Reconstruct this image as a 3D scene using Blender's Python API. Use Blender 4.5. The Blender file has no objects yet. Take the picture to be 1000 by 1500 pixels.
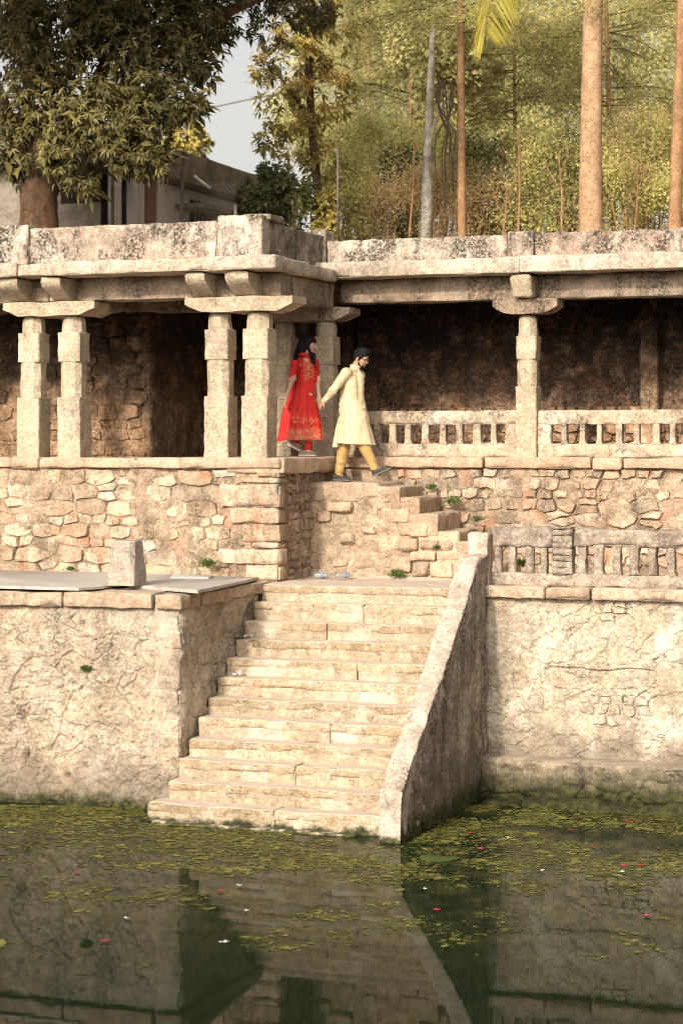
import bpy, math, random
import numpy as np
from mathutils import Vector

random.seed(7); np.random.seed(7)
C = bpy.context.scene.collection
R = math.radians

# ------------------------------------------------------------------ camera, sky, sun, exposure
CAMX, CAMY, CAMZ, YAW, FPX = 9.70, -21.76, 4.20, R(19.7), 3050.0
cam_data = bpy.data.cameras.new('camera')
cam_data.sensor_fit = 'VERTICAL'
cam_data.sensor_height = 36.0
cam_data.lens = FPX / 1500 * 36.0
cam_data.shift_y = -100 / 1500
cam_data.clip_end = 2000
cam_data.dof.use_dof = True
cam_data.dof.focus_distance = 26.0
cam_data.dof.aperture_fstop = 1.8
cam = bpy.data.objects.new('camera', cam_data)
cam.location = (CAMX, CAMY, CAMZ)
cam.rotation_euler = (R(90), 0, YAW)
C.objects.link(cam)
bpy.context.scene.camera = cam

SUN_EL, SUN_AZ = R(26), R(6)          # azimuth: to the left of the facade normal, behind the camera
world = bpy.data.worlds.new('World')
bpy.context.scene.world = world
world.use_nodes = True
wn = world.node_tree.nodes; wl = world.node_tree.links
for n in list(wn): wn.remove(n)
sky = wn.new('ShaderNodeTexSky'); sky.sky_type = 'NISHITA'; sky.sun_disc = False
sky.sun_elevation = SUN_EL
to_sun = Vector((-math.sin(SUN_AZ) * math.cos(SUN_EL), -math.cos(SUN_AZ) * math.cos(SUN_EL), math.sin(SUN_EL)))
sky.sun_rotation = math.atan2(to_sun.x, to_sun.y)
sky.air_density = 1.0; sky.dust_density = 5.0; sky.ozone_density = 0.6
bg = wn.new('ShaderNodeBackground'); bg.inputs['Strength'].default_value = 0.15
wo = wn.new('ShaderNodeOutputWorld')
hz_bw = wn.new('ShaderNodeRGBToBW'); hz_w = wn.new('ShaderNodeMix'); hz_w.data_type = 'RGBA'; hz_w.blend_type = 'MULTIPLY'
hz_w.inputs['Factor'].default_value = 1.0; hz_w.inputs['B'].default_value = (1.0, .95, .88, 1)
hz_m = wn.new('ShaderNodeMix'); hz_m.data_type = 'RGBA'; hz_m.inputs['Factor'].default_value = .85      # milky, warm haze over the whole sky
wl.new(sky.outputs[0], hz_bw.inputs[0]); wl.new(hz_bw.outputs[0], hz_w.inputs['A'])
wl.new(sky.outputs[0], hz_m.inputs['A']); wl.new(hz_w.outputs['Result'], hz_m.inputs['B'])
wl.new(hz_m.outputs['Result'], bg.inputs[0]); wl.new(bg.outputs[0], wo.inputs[0])

sun_data = bpy.data.lights.new('sun', 'SUN')
sun_data.energy = 2.0; sun_data.angle = R(3); sun_data.color = (1.0, 0.90, 0.745)
sun = bpy.data.objects.new('sun', sun_data)
sun.rotation_euler = (-to_sun).to_track_quat('-Z', 'Y').to_euler()
sun.location = (0, -20, 30)
C.objects.link(sun)

sc = bpy.context.scene
sc.view_settings.view_transform = 'Standard'
sc.view_settings.look = 'None'
sc.view_settings.gamma = 1.0
sc.view_settings.use_curve_mapping = False
sc.view_settings.exposure = 0.76
sc.render.engine = 'CYCLES'
sc.cycles.max_bounces = 8
sc.cycles.diffuse_bounces = 4
sc.cycles.use_denoising = True
sc.cycles.filter_width = 1.05

# ------------------------------------------------------------------ survey helpers
_c, _s = math.cos(YAW), math.sin(YAW)
def XA(px, Y):
    u = (px - 500) / FPX
    return CAMX + (-_s + u * _c) / (_c + u * _s) * (Y - CAMY)
def YA(px, X):
    u = (px - 500) / FPX
    return CAMY + (X - CAMX) / ((-_s + u * _c) / (_c + u * _s))
def ZA(px, py, Y):
    u = (px - 500) / FPX
    return CAMZ - (py - 650) * ((Y - CAMY) / (_c + u * _s)) / FPX

# ------------------------------------------------------------------ noise
def _h(ix, iy, iz, seed=0):
    n = (ix.astype(np.int64) * 374761393 + iy.astype(np.int64) * 668265263 + iz.astype(np.int64) * 2147483647 + seed * 1274126177) & 0xFFFFFFFF
    n = ((n ^ (n >> 13)) * 1274126177) & 0xFFFFFFFF
    n = ((n ^ (n >> 16)) * 2246822519) & 0xFFFFFFFF
    n = n ^ (n >> 15)
    return (n & 0xFFFFFF) / float(0xFFFFFF)
def vnoise(p, seed=0):
    p = np.asarray(p, float)
    i = np.floor(p).astype(np.int64); f = p - i; f = f * f * (3 - 2 * f)
    r = 0
    for dx in (0, 1):
        wx = f[:, 0] if dx else 1 - f[:, 0]
        for dy in (0, 1):
            wy = f[:, 1] if dy else 1 - f[:, 1]
            for dz in (0, 1):
                wz = f[:, 2] if dz else 1 - f[:, 2]
                r = r + wx * wy * wz * _h(i[:, 0] + dx, i[:, 1] + dy, i[:, 2] + dz, seed)
    return r * 2 - 1
def fbm(p, octv=4, seed=0, gain=.5):
    a, s, r = 1.0, 1.0, 0
    p = np.asarray(p, float)
    for k in range(octv):
        r = r + a * vnoise(p * s + 17.3 * k, seed + k); a *= gain; s *= 2.03
    return r
def voro(x, y, seed=0):
    ix, iy = np.floor(x).astype(np.int64), np.floor(y).astype(np.int64)
    f1 = np.full(x.shape, 9.0); f2 = np.full(x.shape, 9.0); cid = np.zeros(x.shape)
    z = np.zeros_like(ix)
    for dx in (-1, 0, 1):
        for dy in (-1, 0, 1):
            cx, cy = ix + dx, iy + dy
            px = cx + .1 + .8 * _h(cx, cy, z, seed); py = cy + .1 + .8 * _h(cx, cy, z + 1, seed)
            d = np.hypot(px - x, py - y)
            r = _h(cx, cy, z + 2, seed)
            near = d < f1
            f2 = np.where(near, f1, np.minimum(f2, d)); cid = np.where(near, r, cid); f1 = np.where(near, d, f1)
    return f1, f2 - f1, cid
def sstep(a, b, x):
    t = np.clip((x - a) / (b - a), 0, 1); return t * t * (3 - 2 * t)

# ------------------------------------------------------------------ object helpers
W = {}                                                    # world location of every object
def thing(name, label, cat, loc=(0, 0, 0), group=None, rotz=0):
    o = bpy.data.objects.new(name, None); C.objects.link(o)
    o.empty_display_size = .2
    o.location = loc; o.rotation_euler = (0, 0, rotz)
    o['label'] = label; o['category'] = cat
    if group: o['group'] = group
    W[o] = Vector(loc)
    return o
def tag(o, label, cat, group=None, kind=None):
    if label: o['label'] = label
    if cat: o['category'] = cat
    if group: o['group'] = group
    if kind: o['kind'] = kind
    return o
def new_mesh(name, v, f, mat, smooth=True, sharp=None):
    me = bpy.data.meshes.new(name)
    v = np.asarray(v, np.float32)
    if isinstance(f, np.ndarray):
        k = f.shape[1]
        me.vertices.add(len(v)); me.vertices.foreach_set('co', v.ravel())
        me.loops.add(f.size); me.loops.foreach_set('vertex_index', f.astype(np.int32).ravel())
        me.polygons.add(len(f)); me.polygons.foreach_set('loop_start', np.arange(0, f.size, k, dtype=np.int32))
        me.update(calc_edges=True); me.validate()
    else:
        me.from_pydata(v.tolist(), [], f); me.update()
    if smooth:
        me.polygons.foreach_set('use_smooth', np.ones(len(me.polygons), bool))
        if sharp is not None: me.set_sharp_from_angle(angle=R(sharp))
    if mat: me.materials.append(mat)
    return me
def obj(name, v, f, mat, parent=None, smooth=True, sharp=None, base=False, local=False):
    """link v, f (world metres, or the parent's frame when local) as one mesh object"""
    v = np.asarray(v, np.float64)
    c = (v.min(0) + v.max(0)) / 2
    if base: c[2] = v[:, 2].min()
    o = bpy.data.objects.new(name, new_mesh(name, v - c, f, mat, smooth, sharp)); C.objects.link(o)
    if parent:
        o.parent = parent
        o.location = Vector(c) if local else Vector(c) - W[parent]
        W[o] = Vector(c) + (W[parent] if local else Vector((0, 0, 0)))
    else:
        o.location = c; W[o] = Vector(c)
    return o
def dup(o, loc, label=None, group=None, rotz=None, scale=None):
    r = o.copy(); C.objects.link(r); r.location = loc
    if rotz is not None: r.rotation_euler = (0, 0, rotz)
    if scale: r.scale = scale
    if label: r['label'] = label
    if group: r['group'] = group
    W[r] = Vector(loc)
    for ch in list(o.children):
        c = ch.copy(); C.objects.link(c); c.parent = r; W[c] = W[ch] - W[o] + W[r]
        for g in list(ch.children):
            d = g.copy(); C.objects.link(d); d.parent = c; W[d] = W[g] - W[o] + W[r]
    return r
def join(parts):
    V, F, n = [], [], 0
    for v, f in parts:
        V.append(np.asarray(v, float)); F += [tuple(int(i) + n for i in q) for q in f]; n += len(v)
    return np.concatenate(V), F

# ------------------------------------------------------------------ shapes
def _axis(a, b, r, step):
    L = b - a; r = min(r, L * .3)
    n = max(1, int(round((L - 2 * r) / step)))
    return np.concatenate([[a, a + r * .3], np.linspace(a + r, b - r, n + 1), [b - r * .3, b]])
def wornbox(lo, hi, r=.02, amp=.006, step=.08, seed=0, freq=6.0, chip=0.0):
    """box with rounded, uneven, chipped edges"""
    ax = [_axis(lo[k], hi[k], r, step) for k in range(3)]
    n = [len(a) for a in ax]
    idx = {}; V = []; F = []
    def vid(i, j, k):
        key = (i, j, k)
        if key not in idx:
            idx[key] = len(V); V.append((ax[0][i], ax[1][j], ax[2][k]))
        return idx[key]
    for k in (0, n[2] - 1):
        for i in range(n[0] - 1):
            for j in range(n[1] - 1):
                q = (vid(i, j, k), vid(i + 1, j, k), vid(i + 1, j + 1, k), vid(i, j + 1, k))
                F.append(q if k else q[::-1])
    for j in (0, n[1] - 1):
        for i in range(n[0] - 1):
            for k in range(n[2] - 1):
                q = (vid(i, j, k), vid(i + 1, j, k), vid(i + 1, j, k + 1), vid(i, j, k + 1))
                F.append(q[::-1] if j else q)
    for i in (0, n[0] - 1):
        for j in range(n[1] - 1):
            for k in range(n[2] - 1):
                q = (vid(i, j, k), vid(i, j + 1, k), vid(i, j + 1, k + 1), vid(i, j, k + 1))
                F.append(q if i else q[::-1])
    V = np.array(V); lo = np.array(lo, float); hi = np.array(hi, float)
    rr = np.minimum(r, (hi - lo) * .3)
    inner = np.clip(V, lo + rr, hi - rr)
    d = V - inner
    e = np.abs(d / rr)
    L = np.linalg.norm(d / rr, axis=1, keepdims=True); L[L < 1e-9] = 1
    nrm = d / rr / L
    k = np.maximum(1, L)
    out = inner + nrm * rr
    edge = ((e > .5).sum(1) >= 2).astype(float)
    nz = fbm(V * freq + seed * 7.1, 3, seed)
    out = out + nrm * (amp * nz)[:, None]
    if chip:
        cz = np.clip(vnoise(V * 4.5 + seed * 3.7, seed + 50) - .15, 0, 1)
        out = out - nrm * (edge * cz * chip)[:, None]
    return out, F
def rings_mesh(rings, close=True):
    """rings: list of (n,3) arrays of the same size, capped at both ends"""
    m = len(rings[0]); V = np.concatenate(rings); F = []
    for a in range(len(rings) - 1):
        for i in range(m):
            j = (i + 1) % m
            F.append((a * m + i, a * m + j, (a + 1) * m + j, (a + 1) * m + i))
    F.append(tuple(range(m))[::-1]); F.append(tuple(range((len(rings) - 1) * m, len(rings) * m)))
    return V, F
def tube(pts, rad, m=8, seed=None, amp=0.0):
    pts = [Vector(p) for p in pts]; rings = []
    prev = None
    for i, p in enumerate(pts):
        t = (pts[min(i + 1, len(pts) - 1)] - pts[max(i - 1, 0)]).normalized()
        if prev is None:
            a = t.orthogonal().normalized()
        else:
            a = (prev - t * prev.dot(t)).normalized()
        prev = a; b = t.cross(a)
        r = rad[i] if hasattr(rad, '__len__') else rad
        ang = np.arange(m) * 2 * math.pi / m
        ring = np.array([list(p + (a * math.cos(x) + b * math.sin(x)) * r) for x in ang])
        if amp:
            nz = fbm(ring * 3 + (seed or 0), 3, seed or 0)
            ring = np.array(p) + (ring - np.array(p)) * (1 + amp * nz)[:, None]
        rings.append(ring)
    return rings_mesh(rings)
def extrude(poly, axis_o, u, v, w, t0, t1):
    """poly in (u,v) extruded along w from t0 to t1"""
    o, u, v, w = [np.array(a, float) for a in (axis_o, u, v, w)]
    P = np.array(poly, float); m = len(P)
    base = o + P[:, :1] * u + P[:, 1:] * v
    V = np.concatenate([base + w * t0, base + w * t1])
    F = [tuple(range(m))[::-1], tuple(range(m, 2 * m))]
    for i in range(m):
        j = (i + 1) % m
        F.append((i, j, m + j, m + i))
    return V, F
def relief(o, u, v, w, U, Vv, hfun, skirt=.15):
    """displaced sheet: point = o + U*u + V*v + h*w, with a skirt going back by 'skirt'; hfun(Ugrid, Vgrid)->h"""
    o, u, v, w = [np.array(a, float) for a in (o, u, v, w)]
    G, K = np.meshgrid(U, Vv, indexing='ij')
    if callable(hfun): Hh = hfun(G.ravel(), K.ravel())
    else: Hh = hfun
    P = o + G.ravel()[:, None] * u + K.ravel()[:, None] * v + Hh[:, None] * w
    nu, nv = len(U), len(Vv)
    I = np.arange(nu * nv).reshape(nu, nv)
    q = np.stack([I[:-1, :-1], I[1:, :-1], I[1:, 1:], I[:-1, 1:]], -1).reshape(-1, 4)
    border = np.concatenate([I[:, 0], I[-1, 1:], I[-2::-1, -1], I[0, -2:0:-1]])
    B = o + G.ravel()[border][:, None] * u + K.ravel()[border][:, None] * v - skirt * w
    n = len(P); m = len(border)
    a = border; b = np.roll(border, -1); c = n + np.arange(m); d = np.roll(c, -1)
    sk = np.stack([a, c, d, b], -1)
    f = np.concatenate([q, sk])
    if np.dot(np.cross(u, v), w) < 0: f = f[:, ::-1]
    return np.concatenate([P, B]), np.ascontiguousarray(f)

# ------------------------------------------------------------------ masonry layout
def clip_poly(poly, a, b, c):
    out = []
    for i in range(len(poly)):
        p, q = poly[i], poly[(i + 1) % len(poly)]
        dp, dq = a * p[0] + b * p[1] - c, a * q[0] + b * q[1] - c
        if dp <= 0: out.append(p)
        if (dp < 0 < dq) or (dq < 0 < dp):
            t = dp / (dp - dq); out.append((p[0] + t * (q[0] - p[0]), p[1] + t * (q[1] - p[1])))
    return out
def masonry(u0, u1, v0, v1, size, stretch=1.7, rnd=None, jitter=.55):
    """irregular coursed rubble: cells of an anisotropic weighted diagram; returns polygons in (u,v)"""
    rnd = rnd or random
    seeds = []
    v = v0
    while v < v1 - size * .2:
        hgt = size * rnd.uniform(.55, 1.35)
        if v + hgt > v1 - size * .35: hgt = v1 - v
        u = u0 - rnd.uniform(0, size)
        while u < u1:
            wd = hgt * stretch * rnd.uniform(.55, 1.5)
            cu, cv = u + wd / 2, v + hgt / 2
            if rnd.random() < .16 and hgt > size * .8:
                seeds.append((cu, v + hgt * .25, hgt * .5)); seeds.append((cu + rnd.uniform(-.2, .2) * wd, v + hgt * .75, hgt * .5))
            else:
                seeds.append((cu, cv + rnd.uniform(-.5, .5) * jitter * hgt * .5, hgt))
            u += wd
        v += hgt
    S = np.array(seeds); out = []
    for i in range(len(S)):
        cu, cv, hg = S[i]
        if not (u0 - .2 < cu < u1 + .2): continue
        poly = [(u0, v0), (u1, v0), (u1, v1), (u0, v1)]
        d2 = ((S[:, 0] - cu) / stretch) ** 2 + (S[:, 1] - cv) ** 2
        for j in np.argsort(d2)[1:22]:
            qu, qv, qh = S[j]
            a, b = 2 * (qu - cu) / stretch ** 2, 2 * (qv - cv)
            c = (qu ** 2 - cu ** 2) / stretch ** 2 + qv ** 2 - cv ** 2
            c += (hg ** 2 - qh ** 2) * .22
            poly = clip_poly(poly, a, b, c)
            if len(poly) < 3: break
        if len(poly) >= 3: out.append(poly)
    return out
def poly_area(p):
    return .5 * abs(sum(p[i][0] * p[(i + 1) % len(p)][1] - p[(i + 1) % len(p)][0] * p[i][1] for i in range(len(p))))
def stone_mesh(poly, o, u, v, w, joint=.012, proud=.03, depth=.10, npt=11, rough=1.0, rnd=None, jag=.05):
    rnd = rnd or random
    P = np.array(poly, float); 
    if np.cross(P[1] - P[0], P[2] - P[1]) < 0: P = P[::-1]
    cen = P.mean(0)
    # resample the outline by length, cut the corners a little
    seg = np.roll(P, -1, 0) - P; L = np.hypot(seg[:, 0], seg[:, 1]); T = np.concatenate([[0], np.cumsum(L)])
    per = T[-1]
    ts = (np.arange(npt) + rnd.uniform(0, 1)) / npt * per
    Q = []
    for t in ts:
        k = min(np.searchsorted(T, t, 'right') - 1, len(P) - 1)
        f = (t - T[k]) / max(L[k], 1e-9); Q.append(P[k] + f * seg[k])
    # keep corners: snap the nearest sample on each real corner
    Q = np.array(Q)
    for c in P:
        k = np.argmin(np.hypot(*(Q - c).T)); Q[k] = c * .8 + Q[k] * .2
    sz = math.sqrt(max(poly_area(P), 1e-6))
    Q = Q + np.array([[rnd.uniform(-1, 1), rnd.uniform(-1, 1)] for _ in Q]) * sz * jag
    dirs = Q - cen; r = np.hypot(dirs[:, 0], dirs[:, 1])[:, None]
    Q1 = cen + dirs * np.clip((r - joint) / np.maximum(r, 1e-6), .5, 1)
    bev = min(.35, .022 / max(sz, .03)) * rough
    Q2 = cen + (Q1 - cen) * (1 - bev)
    tilt = (rnd.uniform(-.12, .12), rnd.uniform(-.12, .12))
    n2 = proud + (Q2 - cen) @ np.array(tilt) + np.array([rnd.uniform(-.15, .15) * proud for _ in Q2])
    n1 = n2 * .35 - .012
    o, u, v, w = [np.array(a, float) for a in (o, u, v, w)]
    def P3(q, n): return o + q[:, :1] * u + q[:, 1:] * v + np.asarray(n).reshape(-1, 1) * w
    m = len(Q)
    V = np.concatenate([P3(Q1, np.full(m, -depth)), P3(Q1, n1), P3(Q2, n2), P3(cen[None], [proud * rnd.uniform(.9, 1.35)])])
    F = []
    for i in range(m):
        j = (i + 1) % m
        F += [(i, j, m + j, m + i), (m + i, m + j, 2 * m + j, 2 * m + i), (2 * m + i, 2 * m + j, 3 * m)]
    if np.dot(np.cross(u, v), w) < 0: F = [q[::-1] for q in F]
    return V, F

# ------------------------------------------------------------------ materials
class N:
    """small node-graph helper"""
    def __init__(s, name):
        s.m = bpy.data.materials.new(name); s.m.use_nodes = True
        s.t = s.m.node_tree; s.n = s.t.nodes; s.l = s.t.links
        for x in list(s.n): s.n.remove(x)
        s.out = s.n.new('ShaderNodeOutputMaterial'); s.b = s.n.new('ShaderNodeBsdfPrincipled')
        s.l.new(s.b.outputs[0], s.out.inputs[0])
        s.geo = s.n.new('ShaderNodeNewGeometry'); s.pos = s.geo.outputs['Position']
    def set(s, sock, val):
        if hasattr(val, 'links'): s.l.new(val, sock)
        elif hasattr(val, '__len__') and len(val) == 3 and sock.type == 'RGBA': sock.default_value = (*val, 1)
        else: sock.default_value = val
    def noise(s, scale, detail=5, rough=.55, vec=None, dist=0.0):
        x = s.n.new('ShaderNodeTexNoise'); x.inputs['Scale'].default_value = scale; x.inputs['Detail'].default_value = detail
        x.inputs['Roughness'].default_value = rough; x.inputs['Distortion'].default_value = dist
        s.l.new(vec or s.pos, x.inputs['Vector']); return x.outputs['Fac']
    def scaled(s, v, off=(0, 0, 0), vec=None):
        x = s.n.new('ShaderNodeMapping'); x.inputs['Scale'].default_value = v; x.inputs['Location'].default_value = off
        s.l.new(vec or s.pos, x.inputs['Vector']); return x.outputs[0]
    def ramp(s, fac, a, b, lo=0.0, hi=1.0):
        x = s.n.new('ShaderNodeMapRange'); x.interpolation_type = 'SMOOTHSTEP'
        x.inputs['From Min'].default_value = a; x.inputs['From Max'].default_value = b
        x.inputs['To Min'].default_value = lo; x.inputs['To Max'].default_value = hi
        s.l.new(fac, x.inputs['Value']); return x.outputs[0]
    def math(s, op, a, b=None):
        x = s.n.new('ShaderNodeMath'); x.operation = op; s.set(x.inputs[0], a)
        if b is not None: s.set(x.inputs[1], b)
        return x.outputs[0]
    def mix(s, fac, a, b, mode='MIX'):
        x = s.n.new('ShaderNodeMix'); x.data_type = 'RGBA'; x.blend_type = mode
        s.set(x.inputs['Factor'], fac); s.set(x.inputs['A'], a); s.set(x.inputs['B'], b); return x.outputs['Result']
    def gain(s, col, fac):
        x = s.n.new('ShaderNodeVectorMath'); x.operation = 'SCALE'; s.l.new(col, x.inputs[0]); s.set(x.inputs['Scale'], fac); return x.outputs[0]
    def xyz(s, vec=None):
        x = s.n.new('ShaderNodeSeparateXYZ'); s.l.new(vec or s.pos, x.inputs[0]); return x.outputs
    def normz(s):
        return s.xyz(s.geo.outputs['True Normal'])[2]
    def bump(s, h, strength=.5, dist=.01, prev=None):
        x = s.n.new('ShaderNodeBump'); x.inputs['Strength'].default_value = strength; x.inputs['Distance'].default_value = dist
        s.l.new(h, x.inputs['Height'])
        if prev: s.l.new(prev, x.inputs['Normal'])
        return x.outputs[0]
    def voro(s, scale, feature='DISTANCE_TO_EDGE', vec=None, rnd=1.0):
        x = s.n.new('ShaderNodeTexVoronoi'); x.feature = feature; x.inputs['Scale'].default_value = scale
        x.inputs['Randomness'].default_value = rnd
        s.l.new(vec or s.pos, x.inputs['Vector']); return x.outputs['Distance'] if feature == 'DISTANCE_TO_EDGE' else x.outputs['Color']
    def objrand(s):
        return s.n.new('ShaderNodeObjectInfo').outputs['Random']
    def done(s, col, rough=.9, normal=None, spec=.25):
        s.set(s.b.inputs['Base Color'], col); s.set(s.b.inputs['Roughness'], rough)
        s.b.inputs['Specular IOR Level'].default_value = spec
        if normal: s.l.new(normal, s.b.inputs['Normal'])
        return s.m

def stone(name, c1, c2, rand=.18, c3=None, stain=0.0, stain_col=(.035, .03, .025), stain_scale=2.2, streak=.35, grain=.22, grain_scale=35,
          dust_toplight=None, moss=None, damp=None, red=0.0, white=0.0, soot=None, bump=.6, bscale=22, blotch=.3, cracks=0.0, pits=.5, hair=.6, cover=.47):
    s = N(name)
    col = s.mix(s.ramp(s.noise(1.4, 7, .6), .36, .64), c1, c2)
    if c3: col = s.mix(s.ramp(s.noise(3.1, 5, .6, s.scaled((1, 1, 1), (5, 3, 9))), .5, .68), col, c3)
    r = s.objrand()
    if rand:
        col = s.gain(col, s.ramp(r, 0, 1, 1 - rand, 1 + rand))
        r2 = s.math('FRACT', s.math('MULTIPLY', r, 17.31))
        col = s.mix(s.math('MULTIPLY', r2, rand * 1.6), col, (c1[0] * 1.0, c1[1] * .80, c1[2] * .62))
    col = s.gain(col, s.ramp(s.noise(7, 6, .65), .3, .7, 1 - blotch, 1 + blotch * .6))
    g = s.noise(grain_scale, 6, .8)
    col = s.gain(col, s.ramp(g, .32, .68, 1 - grain * 1.0, 1 + grain * .9))
    sp = s.voro(grain_scale * 1.6, 'F1')                       # crystal speckle
    col = s.gain(col, s.ramp(s.xyz(sp)[0], 0, 1, 1 - grain * .6, 1 + grain * .6))
    if white:
        col = s.mix(s.math('MULTIPLY', s.ramp(s.noise(2.3, 6, .62, s.scaled((1, 1, .6), (8, 1, 2))), .52, .66), white), col, (.62, .56, .47))
    if red:
        rm = s.math('MULTIPLY', s.ramp(s.noise(3.2, 4, .6, s.scaled((1, 1, .55), (1.7, 4, 2))), .53, .66), red)
        col = s.mix(rm, col, (.52, .17, .075))
    if stain:
        st = s.ramp(s.noise(stain_scale, 8, .70, s.scaled((1, 1, streak), (3, 7, 1))), cover, cover + .13)
        st = s.math('MULTIPLY', st, s.ramp(s.noise(26, 5, .7), .36, .60))
        col = s.mix(s.math('MULTIPLY', st, stain), col, stain_col)
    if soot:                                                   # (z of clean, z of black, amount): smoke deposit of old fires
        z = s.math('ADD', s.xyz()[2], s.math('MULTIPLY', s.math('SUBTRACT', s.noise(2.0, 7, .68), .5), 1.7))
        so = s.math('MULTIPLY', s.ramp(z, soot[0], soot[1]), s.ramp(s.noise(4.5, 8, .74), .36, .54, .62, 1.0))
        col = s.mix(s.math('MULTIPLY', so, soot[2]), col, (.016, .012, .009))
    pt = None
    if pits:
        pt = s.ramp(s.noise(19, 8, .74), .41, .30)
        pt = s.math('MULTIPLY', pt, s.ramp(s.noise(2.7, 4, .6, s.scaled((1, 1, 1), (2, 8, 5))), .38, .58, .25, 1.0))
        col = s.mix(s.math('MULTIPLY', pt, pits), col, s.gain(col, .30))
    hl = None
    if hair:
        wv = s.n.new('ShaderNodeVectorMath'); wv.operation = 'MULTIPLY_ADD'
        tn = s.n.new('ShaderNodeTexNoise'); tn.inputs['Scale'].default_value = 7; tn.inputs['Detail'].default_value = 6
        s.l.new(s.pos, tn.inputs['Vector']); s.l.new(tn.outputs['Color'], wv.inputs[0]); wv.inputs[1].default_value = (.32, .32, .32); s.l.new(s.pos, wv.inputs[2])
        e2 = s.voro(5.5, vec=s.scaled((1, 1, 1.7), vec=wv.outputs[0]))
        hl = s.math('MULTIPLY', s.ramp(e2, .022, 0.0), s.ramp(s.noise(2.1, 4, .6, s.scaled((1, 1, 1), (4, 1, 7))), .46, .58))
        col = s.mix(s.math('MULTIPLY', hl, hair), col, s.gain(col, .28))
    if dust_toplight:
        nz = s.math('ADD', s.normz(), s.math('MULTIPLY', s.math('SUBTRACT', s.noise(11, 4), .5), .35))  # pale upward faces: settled dust, and on steps the light from above painted in
        col = s.mix(s.ramp(nz, .55, .85, 0, dust_toplight[1]), col, dust_toplight[0])
    if damp:                                                   # (height, amount): tide line of the tank
        z = s.math('ADD', s.xyz()[2], s.math('MULTIPLY', s.math('SUBTRACT', s.noise(1.7, 6, .65), .5), 1.1))
        col = s.mix(s.ramp(z, damp[0], damp[0] * .35, 0, damp[1]), col, (.12, .10, .07))
    if moss:
        z = s.math('ADD', s.xyz()[2], s.math('MULTIPLY', s.math('SUBTRACT', s.noise(4.5, 6, .7), .5), .40))
        mcol = s.mix(s.ramp(s.noise(14, 5, .7), .4, .62), (.017, .020, .009), (.058, .060, .015))
        col = s.mix(s.ramp(z, moss, moss * .3 - .02, 0, .95), col, mcol)
    h = s.noise(bscale, 8, .66)
    nb = s.bump(h, bump, .02)
    if pt: nb = s.bump(s.math('SUBTRACT', 1.0, pt), .6, .012, nb)
    if hl: nb = s.bump(s.math('SUBTRACT', 1.0, hl), .6, .012, nb)
    if cracks:
        wv = s.n.new('ShaderNodeVectorMath'); wv.operation = 'MULTIPLY_ADD'
        tn = s.n.new('ShaderNodeTexNoise'); tn.inputs['Scale'].default_value = 3.5; tn.inputs['Detail'].default_value = 5
        s.l.new(s.pos, tn.inputs['Vector']); s.l.new(tn.outputs['Color'], wv.inputs[0]); wv.inputs[1].default_value = (.5, .5, .5)
        s.l.new(s.pos, wv.inputs[2])
        e = s.voro(2.4, vec=s.scaled((1, 1, 1.5), vec=wv.outputs[0]))
        ck = s.math('MULTIPLY', s.ramp(e, .012, 0.0), s.ramp(s.noise(1.6, 3, .5, s.scaled((1, 1, 1), (9, 2, 4))), .47, .58))
        col = s.mix(s.math('MULTIPLY', ck, cracks), col, (.06, .045, .03))
        nb = s.bump(s.math('SUBTRACT', 1.0, ck), .8, .02, nb)
    nb = s.bump(s.noise(130, 3, .6), bump * .5, .004, nb)
    return s.done(col, .92, nb, .2)

SAND1, SAND2 = (.47, .355, .225), (.36, .255, .15)
M = {}
M['granite'] = stone('granite', (.52, .435, .32), (.44, .36, .255), rand=.07, c3=(0.424, 0.322, 0.254), grain=.24, grain_scale=31, stain=.25, bump=.75, bscale=30, blotch=.16)
M['lintel'] = stone('lintel_stone', (0.376, 0.295, 0.219), (0.268, 0.201, 0.144), rand=.10, grain=.25, stain=.85, stain_scale=2.4, streak=.2, cover=.45, bump=.6, blotch=.28)
M['eave'] = stone('eave_stone', (0.545, 0.465, 0.371), (0.454, 0.365, 0.281), rand=.08, grain=.25, stain=.3, bump=.65, white=.3)
M['parapet'] = stone('parapet_plaster', (0.466, 0.395, 0.318), (0.375, 0.286, 0.218), rand=.06, c3=(0.450, 0.308, 0.233), grain=.3, stain=1.0, stain_scale=2.6, stain_col=(.05, .045, .036), streak=.6, white=.65, cover=.43, bump=1.0, bscale=26, blotch=.35)
M['parapet_dark'] = stone('parapet_weathered', (0.298, 0.236, 0.183), (.19, .15, .115), rand=.05, grain=.35, stain=.95, stain_scale=3.2, streak=.22, stain_col=(.03, .026, .022), white=.2, bump=1.0, blotch=.4)
M['floor'] = stone('floor_slab_stone', (0.510, 0.386, 0.286), (0.431, 0.306, 0.215), rand=.12, grain=.2, stain=.2, bump=.5, dust_toplight=((0.542, 0.435, 0.335), .6), blotch=.2)
M['rubble'] = stone('rubble_stone', (0.494, 0.405, 0.308), (0.404, 0.310, 0.226), rand=.26, c3=(0.488, 0.337, 0.247), grain=.22, stain=.55, red=.5, white=.35, bump=.75, blotch=.26)
M['rubble_grey'] = stone('rubble_stone_grey', (0.454, 0.365, 0.276), (0.326, 0.251, 0.182), rand=.30, c3=(0.298, 0.235, 0.179), grain=.24, stain=.85, stain_scale=1.7, stain_col=(.075, .06, .045), red=.35, white=.2, bump=.8, blotch=.34)
M['mortar'] = stone('mortar', (0.413, 0.310, 0.218), (0.334, 0.241, 0.165), rand=0, grain=.25, stain=.6, stain_scale=1.8, stain_col=(.10, .085, .065), red=.25, white=.22, bump=1.0, bscale=30, blotch=.35)
M['earth'] = stone('earth_render', (0.452, 0.340, 0.240), (0.383, 0.276, 0.188), rand=0, grain=.2, stain=.35, bump=.9, bscale=26, blotch=.25, dust_toplight=((0.491, 0.376, 0.275), .5))
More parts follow.
